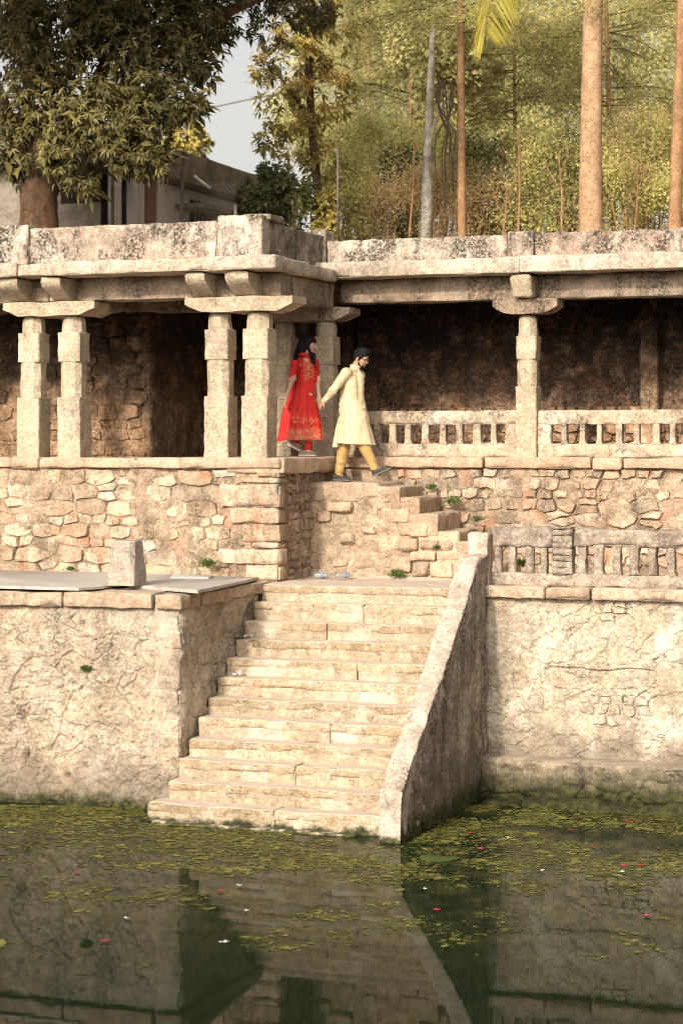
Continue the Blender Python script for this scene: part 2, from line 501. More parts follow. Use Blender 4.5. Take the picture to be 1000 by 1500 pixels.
M['earth_stone'] = stone('earth_coated_stone', (0.462, 0.350, 0.250), (0.392, 0.281, 0.193), rand=.16, grain=.2, stain=.25, bump=.8, blotch=.22, dust_toplight=((0.512, 0.405, 0.305), .55))
M['plaster'] = stone('old_lime_plaster', (0.484, 0.395, 0.302), (0.395, 0.305, 0.225), rand=0, c3=(.44, .355, .25), grain=.2, stain=.55, stain_scale=1.3, stain_col=(.17, .14, .10), white=.35, red=.12, bump=.95, bscale=18, blotch=.28, moss=.20, damp=(.75, .65), cracks=.5)
M['plaster_white'] = stone('pale_lime_plaster', (.49, .415, .315), (.40, .33, .24), rand=0, c3=(.44, .355, .25), grain=.2, stain=.5, stain_scale=1.4, stain_col=(0.202, 0.166, 0.137), white=.75, red=.1, bump=.9, bscale=18, blotch=.25, damp=(.95, .65), cracks=.55)
M['plinth'] = stone('mossy_plinth', (.31, .255, .18), (.20, .165, .11), rand=.1, grain=.25, stain=.9, bump=1.0, blotch=.4, moss=.42, damp=(.6, .5), dust_toplight=((0.416, 0.345, 0.268), .5))
M['coping'] = stone('coping_stone', (0.463, 0.356, 0.268), (0.393, 0.286, 0.206), rand=.12, c3=(.44, .355, .25), grain=.22, stain=.35, bump=.7, blotch=.22, red=.08, dust_toplight=((0.513, 0.415, 0.323), .6))
M['concrete'] = stone('rough_concrete', (0.417, 0.345, 0.277), (0.338, 0.271, 0.210), rand=.1, grain=.26, grain_scale=30, stain=.4, stain_scale=2.5, bump=1.3, bscale=34, blotch=.35, stain_col=(.06, .05, .04))
M['stair_wall_side'] = stone('stair_wall_render', (0.357, 0.286, 0.225), (0.250, 0.196, 0.156), rand=.04, c3=(0.337, 0.247, 0.208), grain=.3, stain=.85, stain_scale=3.4, streak=.16, stain_col=(.032, .027, .022), white=.22, bump=1.0, bscale=24, blotch=.4, moss=.34, damp=(1.0, .7), cracks=.5)  # right side darker and streakier than the wall top
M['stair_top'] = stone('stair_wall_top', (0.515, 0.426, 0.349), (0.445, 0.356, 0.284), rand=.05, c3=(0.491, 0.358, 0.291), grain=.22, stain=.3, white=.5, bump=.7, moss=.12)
M['step'] = stone('stair_step_stone', (.43, .335, .225), (.365, .275, .175), rand=.09, c3=(0.445, 0.360, 0.275), grain=.24, stain=.6, stain_scale=2.6, streak=1.0, stain_col=(.17, .115, .06), white=.35, bump=.6, blotch=.24, moss=.085, dust_toplight=((0.593, 0.495, 0.407), .85))  # treads paler than risers: light from above put into the colour
M['dusty'] = stone('dusty_paving', (0.493, 0.395, 0.303), (0.433, 0.331, 0.242), rand=.06, grain=.18, stain=.15, bump=.5, dust_toplight=((0.552, 0.446, 0.349), .8))
M['slab'] = stone('grey_granite_slab', (0.500, 0.451, 0.410), (0.450, 0.396, 0.351), rand=.05, grain=.16, grain_scale=45, stain=.75, stain_scale=1.6, stain_col=(.26, .22, .17), bump=.45, blotch=.2, dust_toplight=((0.539, 0.485, 0.433), .6))
M['stub'] = stone('grey_granite_stub', (0.447, 0.380, 0.316), (0.388, 0.325, 0.265), rand=.04, grain=.20, grain_scale=37, stain=.3, bump=.9, blotch=.18, dust_toplight=((0.478, 0.415, 0.346), .5))
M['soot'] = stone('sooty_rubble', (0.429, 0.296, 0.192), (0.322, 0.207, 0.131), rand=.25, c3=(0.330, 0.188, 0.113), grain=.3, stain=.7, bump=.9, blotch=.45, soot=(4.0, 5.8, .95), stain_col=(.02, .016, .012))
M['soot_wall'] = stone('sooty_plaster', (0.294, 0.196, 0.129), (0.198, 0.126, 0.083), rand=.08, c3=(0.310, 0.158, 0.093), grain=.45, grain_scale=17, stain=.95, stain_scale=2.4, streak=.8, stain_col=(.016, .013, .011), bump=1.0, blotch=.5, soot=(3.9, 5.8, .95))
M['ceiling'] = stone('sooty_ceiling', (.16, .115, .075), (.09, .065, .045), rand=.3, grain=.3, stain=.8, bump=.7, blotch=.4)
M['ground'] = stone('dry_earth', (0.326, 0.245, 0.169), (0.248, 0.185, 0.125), rand=0, grain=.2, bump=.8, blotch=.3)
M['tank_bed'] = M['ground']

M['riser'] = stone('limewashed_riser', (.445, .36, .265), (.385, .30, .21), rand=.07, grain=.2, grain_scale=30, stain=.45, stain_scale=2.6, streak=.5, stain_col=(.20, .145, .08), white=.5, bump=.6, blotch=.25, moss=.10)
M['pale_stone'] = stone('pale_wall_stone', (.50, .43, .335), (.43, .35, .26), rand=.14, grain=.22, grain_scale=30, stain=.4, white=.5, bump=.8, blotch=.25)
def plain(name, col, rough=.8, var=.12, scale=20, spec=.3, metal=0.0, bump=.15):
    s = N(name)
    c = s.gain(s.mix(s.noise(scale * .2, 4), (*col,), tuple(x * (1 - var) for x in col)), s.ramp(s.noise(scale, 5, .6), .3, .7, 1 - var, 1 + var))
    m = s.done(c, rough, s.bump(s.noise(scale * 2, 4), bump, .01), spec)
    s.b.inputs['Metallic'].default_value = metal
    return m

def leaf_mat(name, dark, light, trans=.35, rough=.55, blossom=None, spec=.35):
    s = N(name)
    a = s.n.new('ShaderNodeAttribute'); a.attribute_name = 'rnd'
    col = s.mix(a.outputs['Fac'], dark, light)
    col = s.gain(col, s.ramp(s.noise(.9, 3), .3, .7, .75, 1.2))
    s.set(s.b.inputs['Base Color'], col); s.b.inputs['Roughness'].default_value = rough
    s.b.inputs['Specular IOR Level'].default_value = spec
    tr = s.n.new('ShaderNodeBsdfTranslucent'); s.l.new(col, tr.inputs['Color'])
    mx = s.n.new('ShaderNodeMixShader'); mx.inputs[0].default_value = trans
    s.l.new(s.b.outputs[0], mx.inputs[1]); s.l.new(tr.outputs[0], mx.inputs[2]); s.l.new(mx.outputs[0], s.out.inputs[0])
    return s.m
M['mango_leaf'] = leaf_mat('mango_leaf', (.020, .027, .010), (.27, .215, .07), .15, .5, spec=.3)
M['gold_leaf'] = leaf_mat('yellowing_leaf', (.15, .15, .035), (.58, .44, .12), .25, .5)
M['blossom'] = leaf_mat('mango_blossom', (.50, .30, .08), (.70, .45, .15), .4, .7)
M['needle'] = leaf_mat('feathery_foliage', (.18, .185, .06), (.55, .465, .17), .25, .6)
M['scrub'] = leaf_mat('sunlit_scrub', (.30, .30, .09), (.68, .58, .22), .25, .6)
M['scrub_dry'] = leaf_mat('dry_scrub', (.40, .28, .12), (.66, .50, .24), .25, .7)
M['far_leaf'] = leaf_mat('far_foliage', (.27, .27, .10), (.62, .54, .23), .25, .6)
M['dark_leaf'] = leaf_mat('dark_foliage', (.04, .055, .018), (.16, .165, .05), .3, .5)
M['frond'] = leaf_mat('palm_leaflet', (.40, .36, .05), (.66, .52, .10), .45, .45)
M['weed'] = leaf_mat('weed_leaf', (.06, .10, .02), (.17, .22, .06), .4, .6)
M['algae'] = leaf_mat('floating_algae', (.075, .082, .020), (.28, .25, .062), .1, .6, spec=.2)
M['bark'] = stone('dark_bark', (.17, .10, .055), (.10, .06, .035), rand=.15, grain=.3, stain=.5, bump=1.4, bscale=9, blotch=.35, streak=.2)
M['bark_orange'] = stone('orange_bark', (.40, .24, .13), (.30, .17, .09), rand=.15, grain=.25, stain=.25, bump=1.0, bscale=14, blotch=.25, streak=.3)
M['bark_palm'] = stone('palm_bark', (.47, .31, .19), (.38, .24, .14), rand=.05, grain=.2, stain=.2, bump=.7, bscale=16, blotch=.2)
M['bark_pale'] = stone('pale_bark', (.46, .42, .36), (.30, .26, .20), rand=.1, c3=(.20, .17, .12), grain=.25, stain=.4, bump=.8, blotch=.35)
M['vine'] = plain('dead_vine', (.07, .045, .03), .9, .3)
M['house_wall'] = stone('house_plaster', (.45, .40, .35), (.36, .31, .26), rand=.05, grain=.12, stain=.5, stain_scale=1.0, bump=.3, blotch=.2)
M['house_dark'] = stone('house_dark_wall', (.31, .265, .21), (.22, .185, .15), rand=.05, grain=.12, stain=.4, bump=.4, blotch=.25)
M['house_white'] = plain('house_whitewash', (.66, .62, .58), .85, .12, 6)
M['house_brown'] = plain('house_brown_paint', (.28, .13, .075), .8, .2, 6)
M['house_black'] = plain('dark_opening', (.015, .013, .012), .9, .2)
M['metal'] = plain('weathered_metal', (.16, .13, .11), .6, .25, 30, .5, .4)
M['wire'] = plain('fence_wire', (.22, .20, .18), .5, .15, 30, .5, .6)

w_ = N('tank_water')
wb = w_.bump(w_.noise(1.6, 4, .55, w_.scaled((1, 1.0, 1))), .012, .05)
wb = w_.bump(w_.noise(11, 3, .5), .012, .01, wb)
wc = w_.mix(w_.ramp(w_.noise(.5, 4), .35, .65), (.005, .0130, .006), (.010, .017, .006))
fm = w_.math('MULTIPLY', w_.ramp(w_.noise(2.2, 7, .68), .42, .60), w_.ramp(w_.xyz()[1], -7.5, -2.0))      # drifting film of algae dust near the walls
fm = w_.math('MULTIPLY', fm, w_.ramp(w_.noise(24, 5, .7), .35, .62))
wc = w_.mix(w_.math('MULTIPLY', fm, .75), wc, (.075, .075, .022))
w_.done(wc, .012, wb, .5); w_.b.inputs['Specular Tint'].default_value = (.80, 1, .62, 1); w_.b.inputs['IOR'].default_value = 1.088
M['water'] = w_.m
M['parapet_white'] = stone('limewashed_railing', (.50, .41, .31), (.42, .325, .23), rand=.08, c3=(.46, .32, .24), grain=.22, stain=.8, cover=.45, stain_scale=3.0, stain_col=(.09, .08, .065), streak=.7, white=.75, bump=.7, blotch=.22)

# ================================================================== SETTING
def ground():
    prof = [(-400, -1.6), (8.6, -1.6), (8.6, 6.45), (30, 6.5), (90, 6.8), (900, 7.0)]
    xs = np.linspace(-500, 500, 41)
    V = np.array([(x, y, z) for x in xs for y, z in prof]); k = len(prof)
    F = np.array([(i * k + j, (i + 1) * k + j, (i + 1) * k + j + 1, i * k + j + 1) for i in range(40) for j in range(k - 1)])
    o = obj('ground', V, F, M['ground'], smooth=False); o['kind'] = 'structure'
    xs = np.linspace(-120, 120, 3); ys = [-200, -60, 8.4]
    V = np.array([(x, y, 0.0) for x in xs for y in ys]); F = np.array([(i * 3 + j, (i + 1) * 3 + j, (i + 1) * 3 + j + 1, i * 3 + j + 1) for i in range(2) for j in range(2)])
    o = obj('water', V, F, M['water'], smooth=False); o['kind'] = 'structure'
ground()
rs = random.Random(11)

def wall_of_stones(parent, u0, u1, v0, v1, o, u, v, w, size, mat, joint=.014, proud=.03, skip=None, limit=300, drop=0.0, rnd=rs, name='stone', stretch=1.7, mats=None, jag=.05):
    n = 0
    polys = masonry(u0, u1, v0, v1, size, stretch, rnd)
    polys.sort(key=poly_area, reverse=True)
    rest = []
    for p in polys:
        c = np.array(p).mean(0)
        if skip and skip(*c): continue
        if poly_area(p) < size * size * .10 or rnd.random() < drop: continue
        V, F = stone_mesh(p, o, u, v, w, joint * rnd.uniform(.5, 1.7), proud * rnd.uniform(.35, 1.5), rnd=rnd, jag=jag)
        m = mats(*c) if mats else mat
        if n < limit: obj(name, V, F, m, parent, sharp=38)
        else: rest.append((V, F))
        n += 1
    if rest:
        V, F = join(rest); o_ = obj('small_stones', V, F, mat, parent, sharp=38); o_['kind'] = 'stuff'
    return n
def rough(a=.018, f=5, seed=0, a2=.006):
    return lambda U, V: a * fbm(np.stack([U * f, V * f, np.full_like(U, seed * 3.3)], 1), 4, seed) + a2 * fbm(np.stack([U * f * 7, V * f * 7, np.full_like(U, seed)], 1), 3, seed + 9)
def box(lo, hi):
    (a, b, c), (d, e, f) = lo, hi
    V = [(a, b, c), (d, b, c), (d, e, c), (a, e, c), (a, b, f), (d, b, f), (d, e, f), (a, e, f)]
    return np.array(V, float), [(3, 2, 1, 0), (4, 5, 6, 7), (0, 1, 5, 4), (1, 2, 6, 5), (2, 3, 7, 6), (3, 0, 4, 7)]

ZF = 4.02           # colonnade floor
ZT = 2.50           # lower terrace
ZL = 2.44           # landing at the head of the main stair

# ------------------------------------------------------------------ LOWER LEFT TERRACE
XC = -.06
ter = thing('terrace', 'low stone terrace with cracked plaster front rising from the water left of the wide stairs', 'terrace', (XC, 0, 0))
def terrace_h(U, V):
    P = np.stack([U, V, np.zeros_like(U)], 1)
    wx = U + .10 * fbm(P * 2.2, 3, 3); wy = V + .08 * fbm(P * 2.6 + 9, 3, 4)
    f1, e, cid = voro(wx / .52, wy / .34, 5)
    msk = sstep(-.15, .25, fbm(P * 1.1 + 3, 2, 8)) * sstep(.3, .75, V)
    h = .040 * fbm(P * 1.1, 3, 1) + .014 * fbm(P * 4.5, 4, 2) - .016 * sstep(.05, .09, fbm(P * 1.6 + 7, 6, 301, .6)) - .012 * sstep(.15, .18, fbm(P * 2.6 + 3, 6, 302, .6)) + .008 * fbm(P * 11, 3, 66) + .007 * fbm(P * 26, 3, 6)
    h = h + msk * (.022 * (cid - .5)) - .040 * msk * (1 - sstep(.0, .040, e))
    f1c, ec, cic = voro((U + .09 * fbm(P * 6, 3, 42)) / .17, (V + .06 * fbm(P * 6 + 4, 3, 43)) / .10, 47)
    m3 = sstep(.0, .35, fbm(P * 1.7 + 8, 3, 48)); h = h + m3 * (.011 * (cic - .5) - .020 * (1 - sstep(0, .06, ec)))
    f1b, eb, _ = voro((U + .16 * fbm(P * 5, 3, 12)) / .8, (V + .12 * fbm(P * 5 + 4, 3, 13)) / .5, 17)
    h = h - .034 * (1 - sstep(0, .018, eb)) * sstep(-.05, .2, fbm(P * 2.1 + 6, 2, 21))
    low = sstep(.55, .0, V); h = h + low * (.05 + .05 * fbm(P * 5 + 2, 4, 30)) 
    hole = np.exp(-(((U + 2.02) / .03) ** 2 + ((V - .52) / .05) ** 2)); h = h - .12 * hole
    hole = np.exp(-(((U + 1.48) / .03) ** 2 + ((V - .33) / .03) ** 2)); h = h - .10 * hole
    return h
U = np.concatenate([np.linspace(-8, -2.9, 90), np.arange(-2.88, XC - .001, .0115), [XC]]); Vv = np.arange(-.5, 2.32, .0115)
V_, F_ = relief((0, 0, 0), (1, 0, 0), (0, 0, 1), (0, -1, 0), U, Vv, terrace_h, .3)
obj('plaster_face', V_, F_, M['plaster'], ter)
def terrace_side(U, V):
    P = np.stack([U, V, np.full_like(U, 5.)], 1)
    f1, e, cid = voro((U + .1 * fbm(P * 3, 3, 3)) / .36, (V + .09 * fbm(P * 3 + 2, 3, 9)) / .27, 41)
    return .03 * fbm(P * 1.6, 3, 61) + .022 * fbm(P * 6, 4, 62) + .008 * fbm(P * 24, 3, 63) + .03 * (cid - .5) - .03 * (1 - sstep(0, .07, e)) * sstep(-.2, .2, fbm(P * 2 + 5, 2, 64))
V_, F_ = relief((XC, 0, 0), (0, 1, 0), (0, 0, 1), (1, 0, 0), np.concatenate([[0], np.arange(.01, 2.9, .016)]), Vv, terrace_side, .3)
obj('side_face', V_, F_, M['plaster'], ter)
V_, F_ = box((-8, .12, -1.5), (XC - .12, 2.95, 2.40)); obj('core', V_, F_, M['mortar'], ter, smooth=False)
V_, F_ = wornbox((-8, .05, 2.32), (XC - .03, 2.98, 2.455), .03, .012, .09, 5); obj('paved_top', V_, F_, M['dusty'], ter)
for k, (a, b) in enumerate(((-8, -5.2), (-5.19, -3.1), (-3.085, XA(91, -.07)), (XA(94, -.07), XA(223, -.07)))):
    V_, F_ = wornbox((a, -.09, 2.305 + .006 * (k % 2)), (b, .52, 2.485 - .008 * (k % 3)), .022, .013, .055, 20 + k, 7, .06); obj('coping_stone', V_, F_, M['coping'], ter)
V_, F_ = wornbox((XA(226, -.07), -.08, 2.31), (XC + .06, .50, 2.475), .022, .013, .055, 31, 7, .06); obj('coping_stone', V_, F_, M['coping'], ter)
V_, F_ = wornbox((XC - .42, .505, 2.315), (XC + .07, 1.46, 2.465), .022, .013, .055, 32, 7, .07); obj('coping_stone', V_, F_, M['coping'], ter)
V_, F_ = wornbox((XC - .42, 1.47, 2.325), (XC + .06, 2.55, 2.470), .022, .015, .055, 33, 7, .07); obj('coping_stone', V_, F_, M['coping'], ter)

# ------------------------------------------------------------------ MAIN STAIR
RISE, TREAD = .2033, .281
st = thing('staircase', 'wide flight of worn stone steps going down to the green water', 'staircase', (1.3, 1.0, 0))
ss = random.Random(5)
for i in range(1, 13):
    z1 = i * RISE; y0 = -.67 + (i - 1) * TREAD
    x0, x1 = (-.02 if i > 1 else -.15), 2.70
    depth = .40 if i < 12 else 1.0
    if i == 1: cuts = [x0, XA(402, y0), x1]
    else:
        c1 = x0 + (x1 - x0) * ss.uniform(.35, .62); cuts = [x0, c1, x1] if i in (3, 5, 8, 10, 11) else [x0, x1]
    zlow = z1 - .235 if i > 1 else -.35
    sag = ss.uniform(-.006, .006)
    for a, b in zip(cuts[:-1], cuts[1:]):
        dy, dz = ss.uniform(-.003, .003), ss.uniform(-.002, .002) + sag
        V_, F_ = wornbox((a + .004, y0 + dy + .006, zlow), (b - .004, y0 + depth - .02, z1 - .055), .012, .006, .05, i * 9 + int(b * 10), 5.5, .03)
        obj('riser_stone', V_, F_, M['riser'], st)
        V_, F_ = wornbox((a + .0012, y0 + dy, z1 - .10), (b - .0012, y0 + depth, z1 + dz), .015, .009, .036, i * 7 + int(b * 10), 5.5, .05)
        V_[:, 2] += .007 * fbm(np.c_[V_[:, 0] * 1.3, V_[:, 1] * 1.3 + i * 3, V_[:, 0] * 0], 3, 200 + i); V_[:, 1] += .008 * fbm(np.c_[V_[:, 0] * 1.6, V_[:, 0] * 0 + i * 3, V_[:, 0] * 0], 3, 230 + i) * (V_[:, 1] < y0 + .1) * .6
        obj('step_stone', V_, F_, M['step'], st)
for a, b in ((-.04, .98), (.985, 2.34)):
    V_, F_ = wornbox((a, -.80, -.4), (b, -.55, .022), .02, .012, .05, 77 + int(b * 3), 6, .05); obj('footing_stone', V_, F_, M['step'], st)
V_, F_ = relief((0, 3.3, ZL - .005), (1, 0, 0), (0, 1, 0), (0, 0, 1), np.arange(-.35, 2.72, .04), np.arange(-.2, .95, .04),
                lambda U, V: .010 * fbm(np.stack([U * 4, V * 4, U * 0], 1), 4, 4) + .05 * sstep(.6, .86, V) * (1 + .6 * fbm(np.stack([U * 3, V * 3, U * 0], 1), 3, 6)) + .07 * sstep(.1, -.2, U) * sstep(.9, .2, V), .2)
obj('landing', V_, F_, M['dusty'], st)
V_, F_ = box((.0, -.35, -1.4), (2.68, 2.2, -.3)); obj('foundation', V_, F_, M['mortar'], st, smooth=False)

# ------------------------------------------------------------------ SLOPING STAIR WALL
XL, XR = 2.68, 2.95
sw = thing('stair_parapet', 'sloping rendered parapet wall, dark and streaked on its right side, beside the wide stairs', 'parapet wall', (XR, .5, 0))
TOPY = np.array([-.97, -.80, -.2, .6, 1.25, 1.62, 1.85, 2.02, 2.26]); TOPZ = np.array([.56, .70, 1.14, 1.74, 2.26, 2.58, 2.76, 2.86, 2.885])
def topz(y): return np.interp(y, TOPY, TOPZ)
ny = 110; ys = np.linspace(-.97, 2.30, ny)
rings = []
for y in ys:                                              # cross-sections: left face, rounded worn top, hidden right face
    t = float(topz(y)); lean = -.0
    pr = [(XL, -.45), (XL, t - .35), (XL, t - .12), (XL + .012, t - .02), (XL + .05, t), (XL + .13, t + .006), (XL + .20, t + .002), (XR - .035, t - .012), (XR - .018, t - .03), (XR - .03, t - .12), (XR - .06, -.45)]
    rings.append(np.array([(x, y, z) for x, z in pr]))
V_, F_ = rings_mesh(rings)
nz = fbm(V_ * 4.2, 4, 14); V_[:, 2] += .016 * nz * (V_[:, 2] > 0); V_[:, 0] += .012 * fbm(V_ * 5 + 8, 3, 15); 
V_[:, 1] += (.03 * fbm(V_ * 4 + 3, 3, 16)) * (V_[:, 1] < -.9)
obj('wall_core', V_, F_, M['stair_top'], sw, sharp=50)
U = np.linspace(-.97, 2.30, 205); Tt = np.linspace(0, 1, 190)
G, K = np.meshgrid(U, Tt, indexing='ij'); G = G.ravel(); K = K.ravel()
top = topz(G) - .015 + .012 * fbm(np.stack([G * 6, G * 0, G * 0], 1), 3, 3)
Z = -.5 + K * (top + .5)
P = np.stack([G, Z, np.full_like(G, 2.)], 1)
f1, e, cid = voro((G + .1 * fbm(P * 3, 3, 70)) / .30, (Z + .08 * fbm(P * 3, 3, 71)) / .24, 72)
brk = sstep(.62, .25, np.hypot((G + .42 + .12 * fbm(P * 3, 3, 90)) / .95, (Z - .28) / .75))
h = .020 * fbm(P * 2, 3, 73) + .013 * fbm(P * np.array([9, 3.2, 1]), 4, 74) + .007 * fbm(P * 26, 3, 75)
h = h - brk * (.12 + .05 * (1 - sstep(0, .12, e)) - .07 * cid)
cr = (1 - sstep(0, .03, np.abs(voro((G + .2 * fbm(P * 4, 3, 76)) / .9, (Z + .15 * fbm(P * 4, 3, 77)) / .7, 78)[1]))) * sstep(0, .3, fbm(P * 1.4, 2, 79))
h = h - .03 * cr
V3 = np.stack([XR - .012 + h, G, Z], 1)
I = np.arange(len(G)).reshape(205, 190)
q = np.stack([I[:-1, :-1], I[1:, :-1], I[1:, 1:], I[:-1, 1:]], -1).reshape(-1, 4)
obj('weathered_face', V3, np.ascontiguousarray(q), M['stair_wall_side'], sw)
for (y, z, a, b) in ((-.50, .62, .15, .17), (-.36, .46, .16, .13), (-.58, .38, .13, .14), (-.40, .24, .17, .12), (-.62, .16, .14, .13), (-.28, .70, .12, .11), (-.08, .38, .14, .15), (-.10, .10, .2, .12), (-.50, .03, .2, .10)):
    n = 8; poly = [(y + a * rs.uniform(.75, 1.05) * math.cos(k * 2 * math.pi / n), z + b * rs.uniform(.75, 1.05) * math.sin(k * 2 * math.pi / n)) for k in range(n)]
    V_, F_ = stone_mesh(poly, (XR - (.06 if z < 1 else .03), 0, 0), (0, 1, 0), (0, 0, 1), (1, 0, 0), .004, .055, .12, 11, 1.3, rs, .10)
    obj('stone', V_, F_, M['stair_wall_side'], sw, sharp=38)

# ------------------------------------------------------------------ LOWER RIGHT TANK WALL
tw = thing('tank_wall', 'pale plastered tank wall with patches of bare stone right of the sloping parapet', 'wall', (6, 2.3, 0))
YW = 2.32
PATCH = [(XA(892, YW), ZA(892, 893, YW), .22, .15), (XA(900, YW), ZA(900, 1036, YW), .50, .22)]
def wall_h(U, V):
    P = np.stack([U, V, np.full_like(U, 9.)], 1)
    h = .026 * fbm(P * 1.2, 3, 81) + .010 * fbm(P * 4.5, 4, 82) - .016 * sstep(.10, .135, fbm(P * 1.5 + 5, 6, 303, .6)) - .010 * sstep(.2, .23, fbm(P * 2.6 + 1, 6, 304, .6)) + .006 * fbm(P * 11, 3, 67) + .006 * fbm(P * 24, 3, 83)
    n = .42 * fbm(P * 5, 4, 84)
    m = np.zeros_like(U)
    for (a, b, ra, rb) in PATCH:
        m = np.maximum(m, sstep(1.05, .92, np.hypot((U - a) / ra, (V - b) / rb) + n))
    f1, e, cid = voro((U + .12 * fbm(P * 4, 3, 86)) / .6, (V + .09 * fbm(P * 4, 3, 87)) / .33, 85)
    k = sstep(.0, .3, fbm(P * 1.3 + 2, 2, 88))
    h = h - .026 * m - .036 * k * (1 - sstep(0, .028, e)) + .022 * k * (cid - .5)
    f1c, ec, cic = voro((U + .09 * fbm(P * 6, 3, 142)) / .20, (V + .06 * fbm(P * 6 + 4, 3, 143)) / .12, 147)
    m3 = sstep(.05, .4, fbm(P * 1.5 + 2, 3, 148)); h = h + m3 * (.010 * (cic - .5) - .018 * (1 - sstep(0, .06, ec)))
    line = sstep(.012, .004, np.abs(V - 1.545 - .02 * fbm(P * 3, 2, 89))) * sstep(XA(800, YW), XA(812, YW), U) * sstep(XA(962, YW), XA(950, YW), U)
    h = h - .05 * line + .015 * sstep(1.535, 1.55, V) * sstep(XA(780, YW), XA(830, YW), U) * sstep(XA(975, YW), XA(950, YW), U) * sstep(1.75, 1.56, V)
    return h
U = np.concatenate([np.arange(XL + .1, 5.3, .0115), np.linspace(5.35, 10, 80)]); Vv = np.arange(.30, 2.40, .0115)
V_, F_ = relief((0, YW, 0), (1, 0, 0), (0, 0, 1), (0, -1, 0), U, Vv, wall_h, .3)
obj('plaster_face', V_, F_, M['plaster_white'], tw)
for (a, b, ra, rb) in PATCH:
    for p in masonry(a - ra, a + ra, b - rb, b + rb, .135 if ra > .3 else .10, 1.6, rs):
        c = np.array(p).mean(0)
        if np.hypot((c[0] - a) / ra, (c[1] - b) / rb) > .88 or poly_area(p) < .002: continue
        V_, F_ = stone_mesh(p, (0, YW + .026, 0), (1, 0, 0), (0, 0, 1), (0, -1, 0), .006, .016, .06, 10, 1, rs, .09)
        obj('stone', V_, F_, M['pale_stone'], tw, sharp=38)
def plinth_h(U, V):
    P = np.stack([U, V, np.full_like(U, 3.)], 1)
    f1, e, cid = voro((U + .15 * fbm(P * 2, 3, 92)) / .7, (V + .1 * fbm(P * 3, 3, 93)) / .55, 94)
    return .05 * fbm(P * 1.6, 4, 95) + .03 * fbm(P * 6, 4, 96) + .010 * fbm(P * 22, 3, 97) - .05 * sstep(.44, .5, V) + .05 * (cid - .5) - .05 * (1 - sstep(0, .06, e)) - .10 * sstep(.12, -.1, V)
U = np.concatenate([np.arange(XL + .1, 5.3, .018), np.linspace(5.35, 10, 80)]); Vv = np.arange(-.5, .505, .018)
V_, F_ = wornbox((XL + .1, 1.97, .30), (10, 2.42, .475), .05, .022, .05, 99, 3, .1); obj('ledge', V_, F_, M['plinth'], tw)
V_, F_ = relief((0, 1.96, 0), (1, 0, 0), (0, 0, 1), (0, -1, 0), U, Vv, plinth_h, .5)
obj('plinth', V_, F_, M['plinth'], tw)
V_, F_ = box((XL + .1, 2.45, -1.5), (10, 3.2, 2.42)); obj('core', V_, F_, M['mortar'], tw, smooth=False)
for k, (a, b) in enumerate(((XR - .02, XA(797, 2.22)), (XA(798, 2.22), XA(863, 2.22)), (XA(866, 2.22), 6.4), (6.41, 10))):
    V_, F_ = wornbox((a, 2.20 + .012 * (k == 2), 2.365), (b, 2.85, 2.51 - .01 * (k == 1)), .025, .014, .05, 41 + k, 6, .06)
    obj('coping_stone', V_, F_, M['coping'], tw)
# small boulders fallen at the foot of the wall
for k, (px, py, r) in enumerate(((735, 1172, .22), (790, 1180, .25), (850, 1184, .30), (905, 1186, .26), (965, 1190, .30), (1010, 1192, .3))):
    x = XA(px, 1.75)
    V_, F_ = wornbox((x - r, 1.6, -.35), (x + r, 2.1, .05 + .02 * (k % 3)), .12, .05, .06, 60 + k, 3)
    tag(obj('boulder', V_, F_, M['plinth']), f'mossy boulder half sunk below the pale tank wall, {["nearest the sloping parapet", "second from the parapet", "third from the parapet", "fourth from the parapet", "fifth from the parapet", "at the right edge"][k]}', 'boulder', 'mossy boulders along the waterline')

# ------------------------------------------------------------------ LOWER BALUSTRADE
lb = thing('balustrade', 'rough grey concrete balustrade with square openings above the pale tank wall', 'balustrade', (6, 2.5, 2.51))
Y0, Y1 = 2.40, 2.56
def balpart(name, lo, hi, mat, parent, r=.02, amp=.012, seed=0, step=.035, chip=.05):
    V_, F_ = wornbox(lo, hi, r, amp, step, seed, 9, chip); return obj(name, V_, F_, mat, parent)
balpart('post', (XL + .02, 2.262, 2.42), (XR + .0, 2.50, 3.13), M['stair_top'], lb, .03, .012, 1)
xa, xb, xc, xd = XR + .03, XA(808, Y0), XA(838, Y0), 10.0
balpart('base_rail', (XR + .005, Y0 - .01, 2.505), (xd, Y1, 2.655), M['concrete'], lb, seed=3, step=.05)
balpart('top_rail', (XR + .01, Y0 - .02, 2.965), (xb - .005, Y1, 3.20), M['concrete'], lb, .035, .018, 4)
balpart('top_rail', (xc + .005, Y0 - .01, 2.985), (6.8, Y1 + .03, 3.185), M['concrete'], lb, .035, .018, 5)
balpart('top_rail', (6.81, Y0 - .01, 2.985), (xd, Y1 + .03, 3.185), M['concrete'], lb, .035, .018, 6)
for k in range(7):                                         # the pier shows its courses of brick
    z0 = 2.65 + k * .076
    balpart('brick', (xb + .003 * (k % 2), Y0 - .030 + .006 * ((k * 7) % 3), z0 + .001), (xc - .003 * (k % 3), Y1, z0 + .0745), M['concrete'], lb, .007, .008, 10 + k, .03, .05)
balpart('pier_cap', (xb - .01, Y0 - .03, 3.185), (xc + .01, Y1, 3.215), M['concrete'], lb, .012, .01, 22)
for k, (a, b) in enumerate(((723, 733), (743, 754), (769, 780), (791, 800))):
    balpart('baluster', (XA(a, Y0), Y0 + .01, 2.64), (XA(b, Y0), Y1 - .05, 2.98), M['concrete'], lb, .012, .008, 30 + k, .03, .03)
xs = [XA(a, Y0) for a in (845, 869, 895, 921, 948, 975)]
xs += [xs[-1] + .235 * k for k in range(1, 18)]
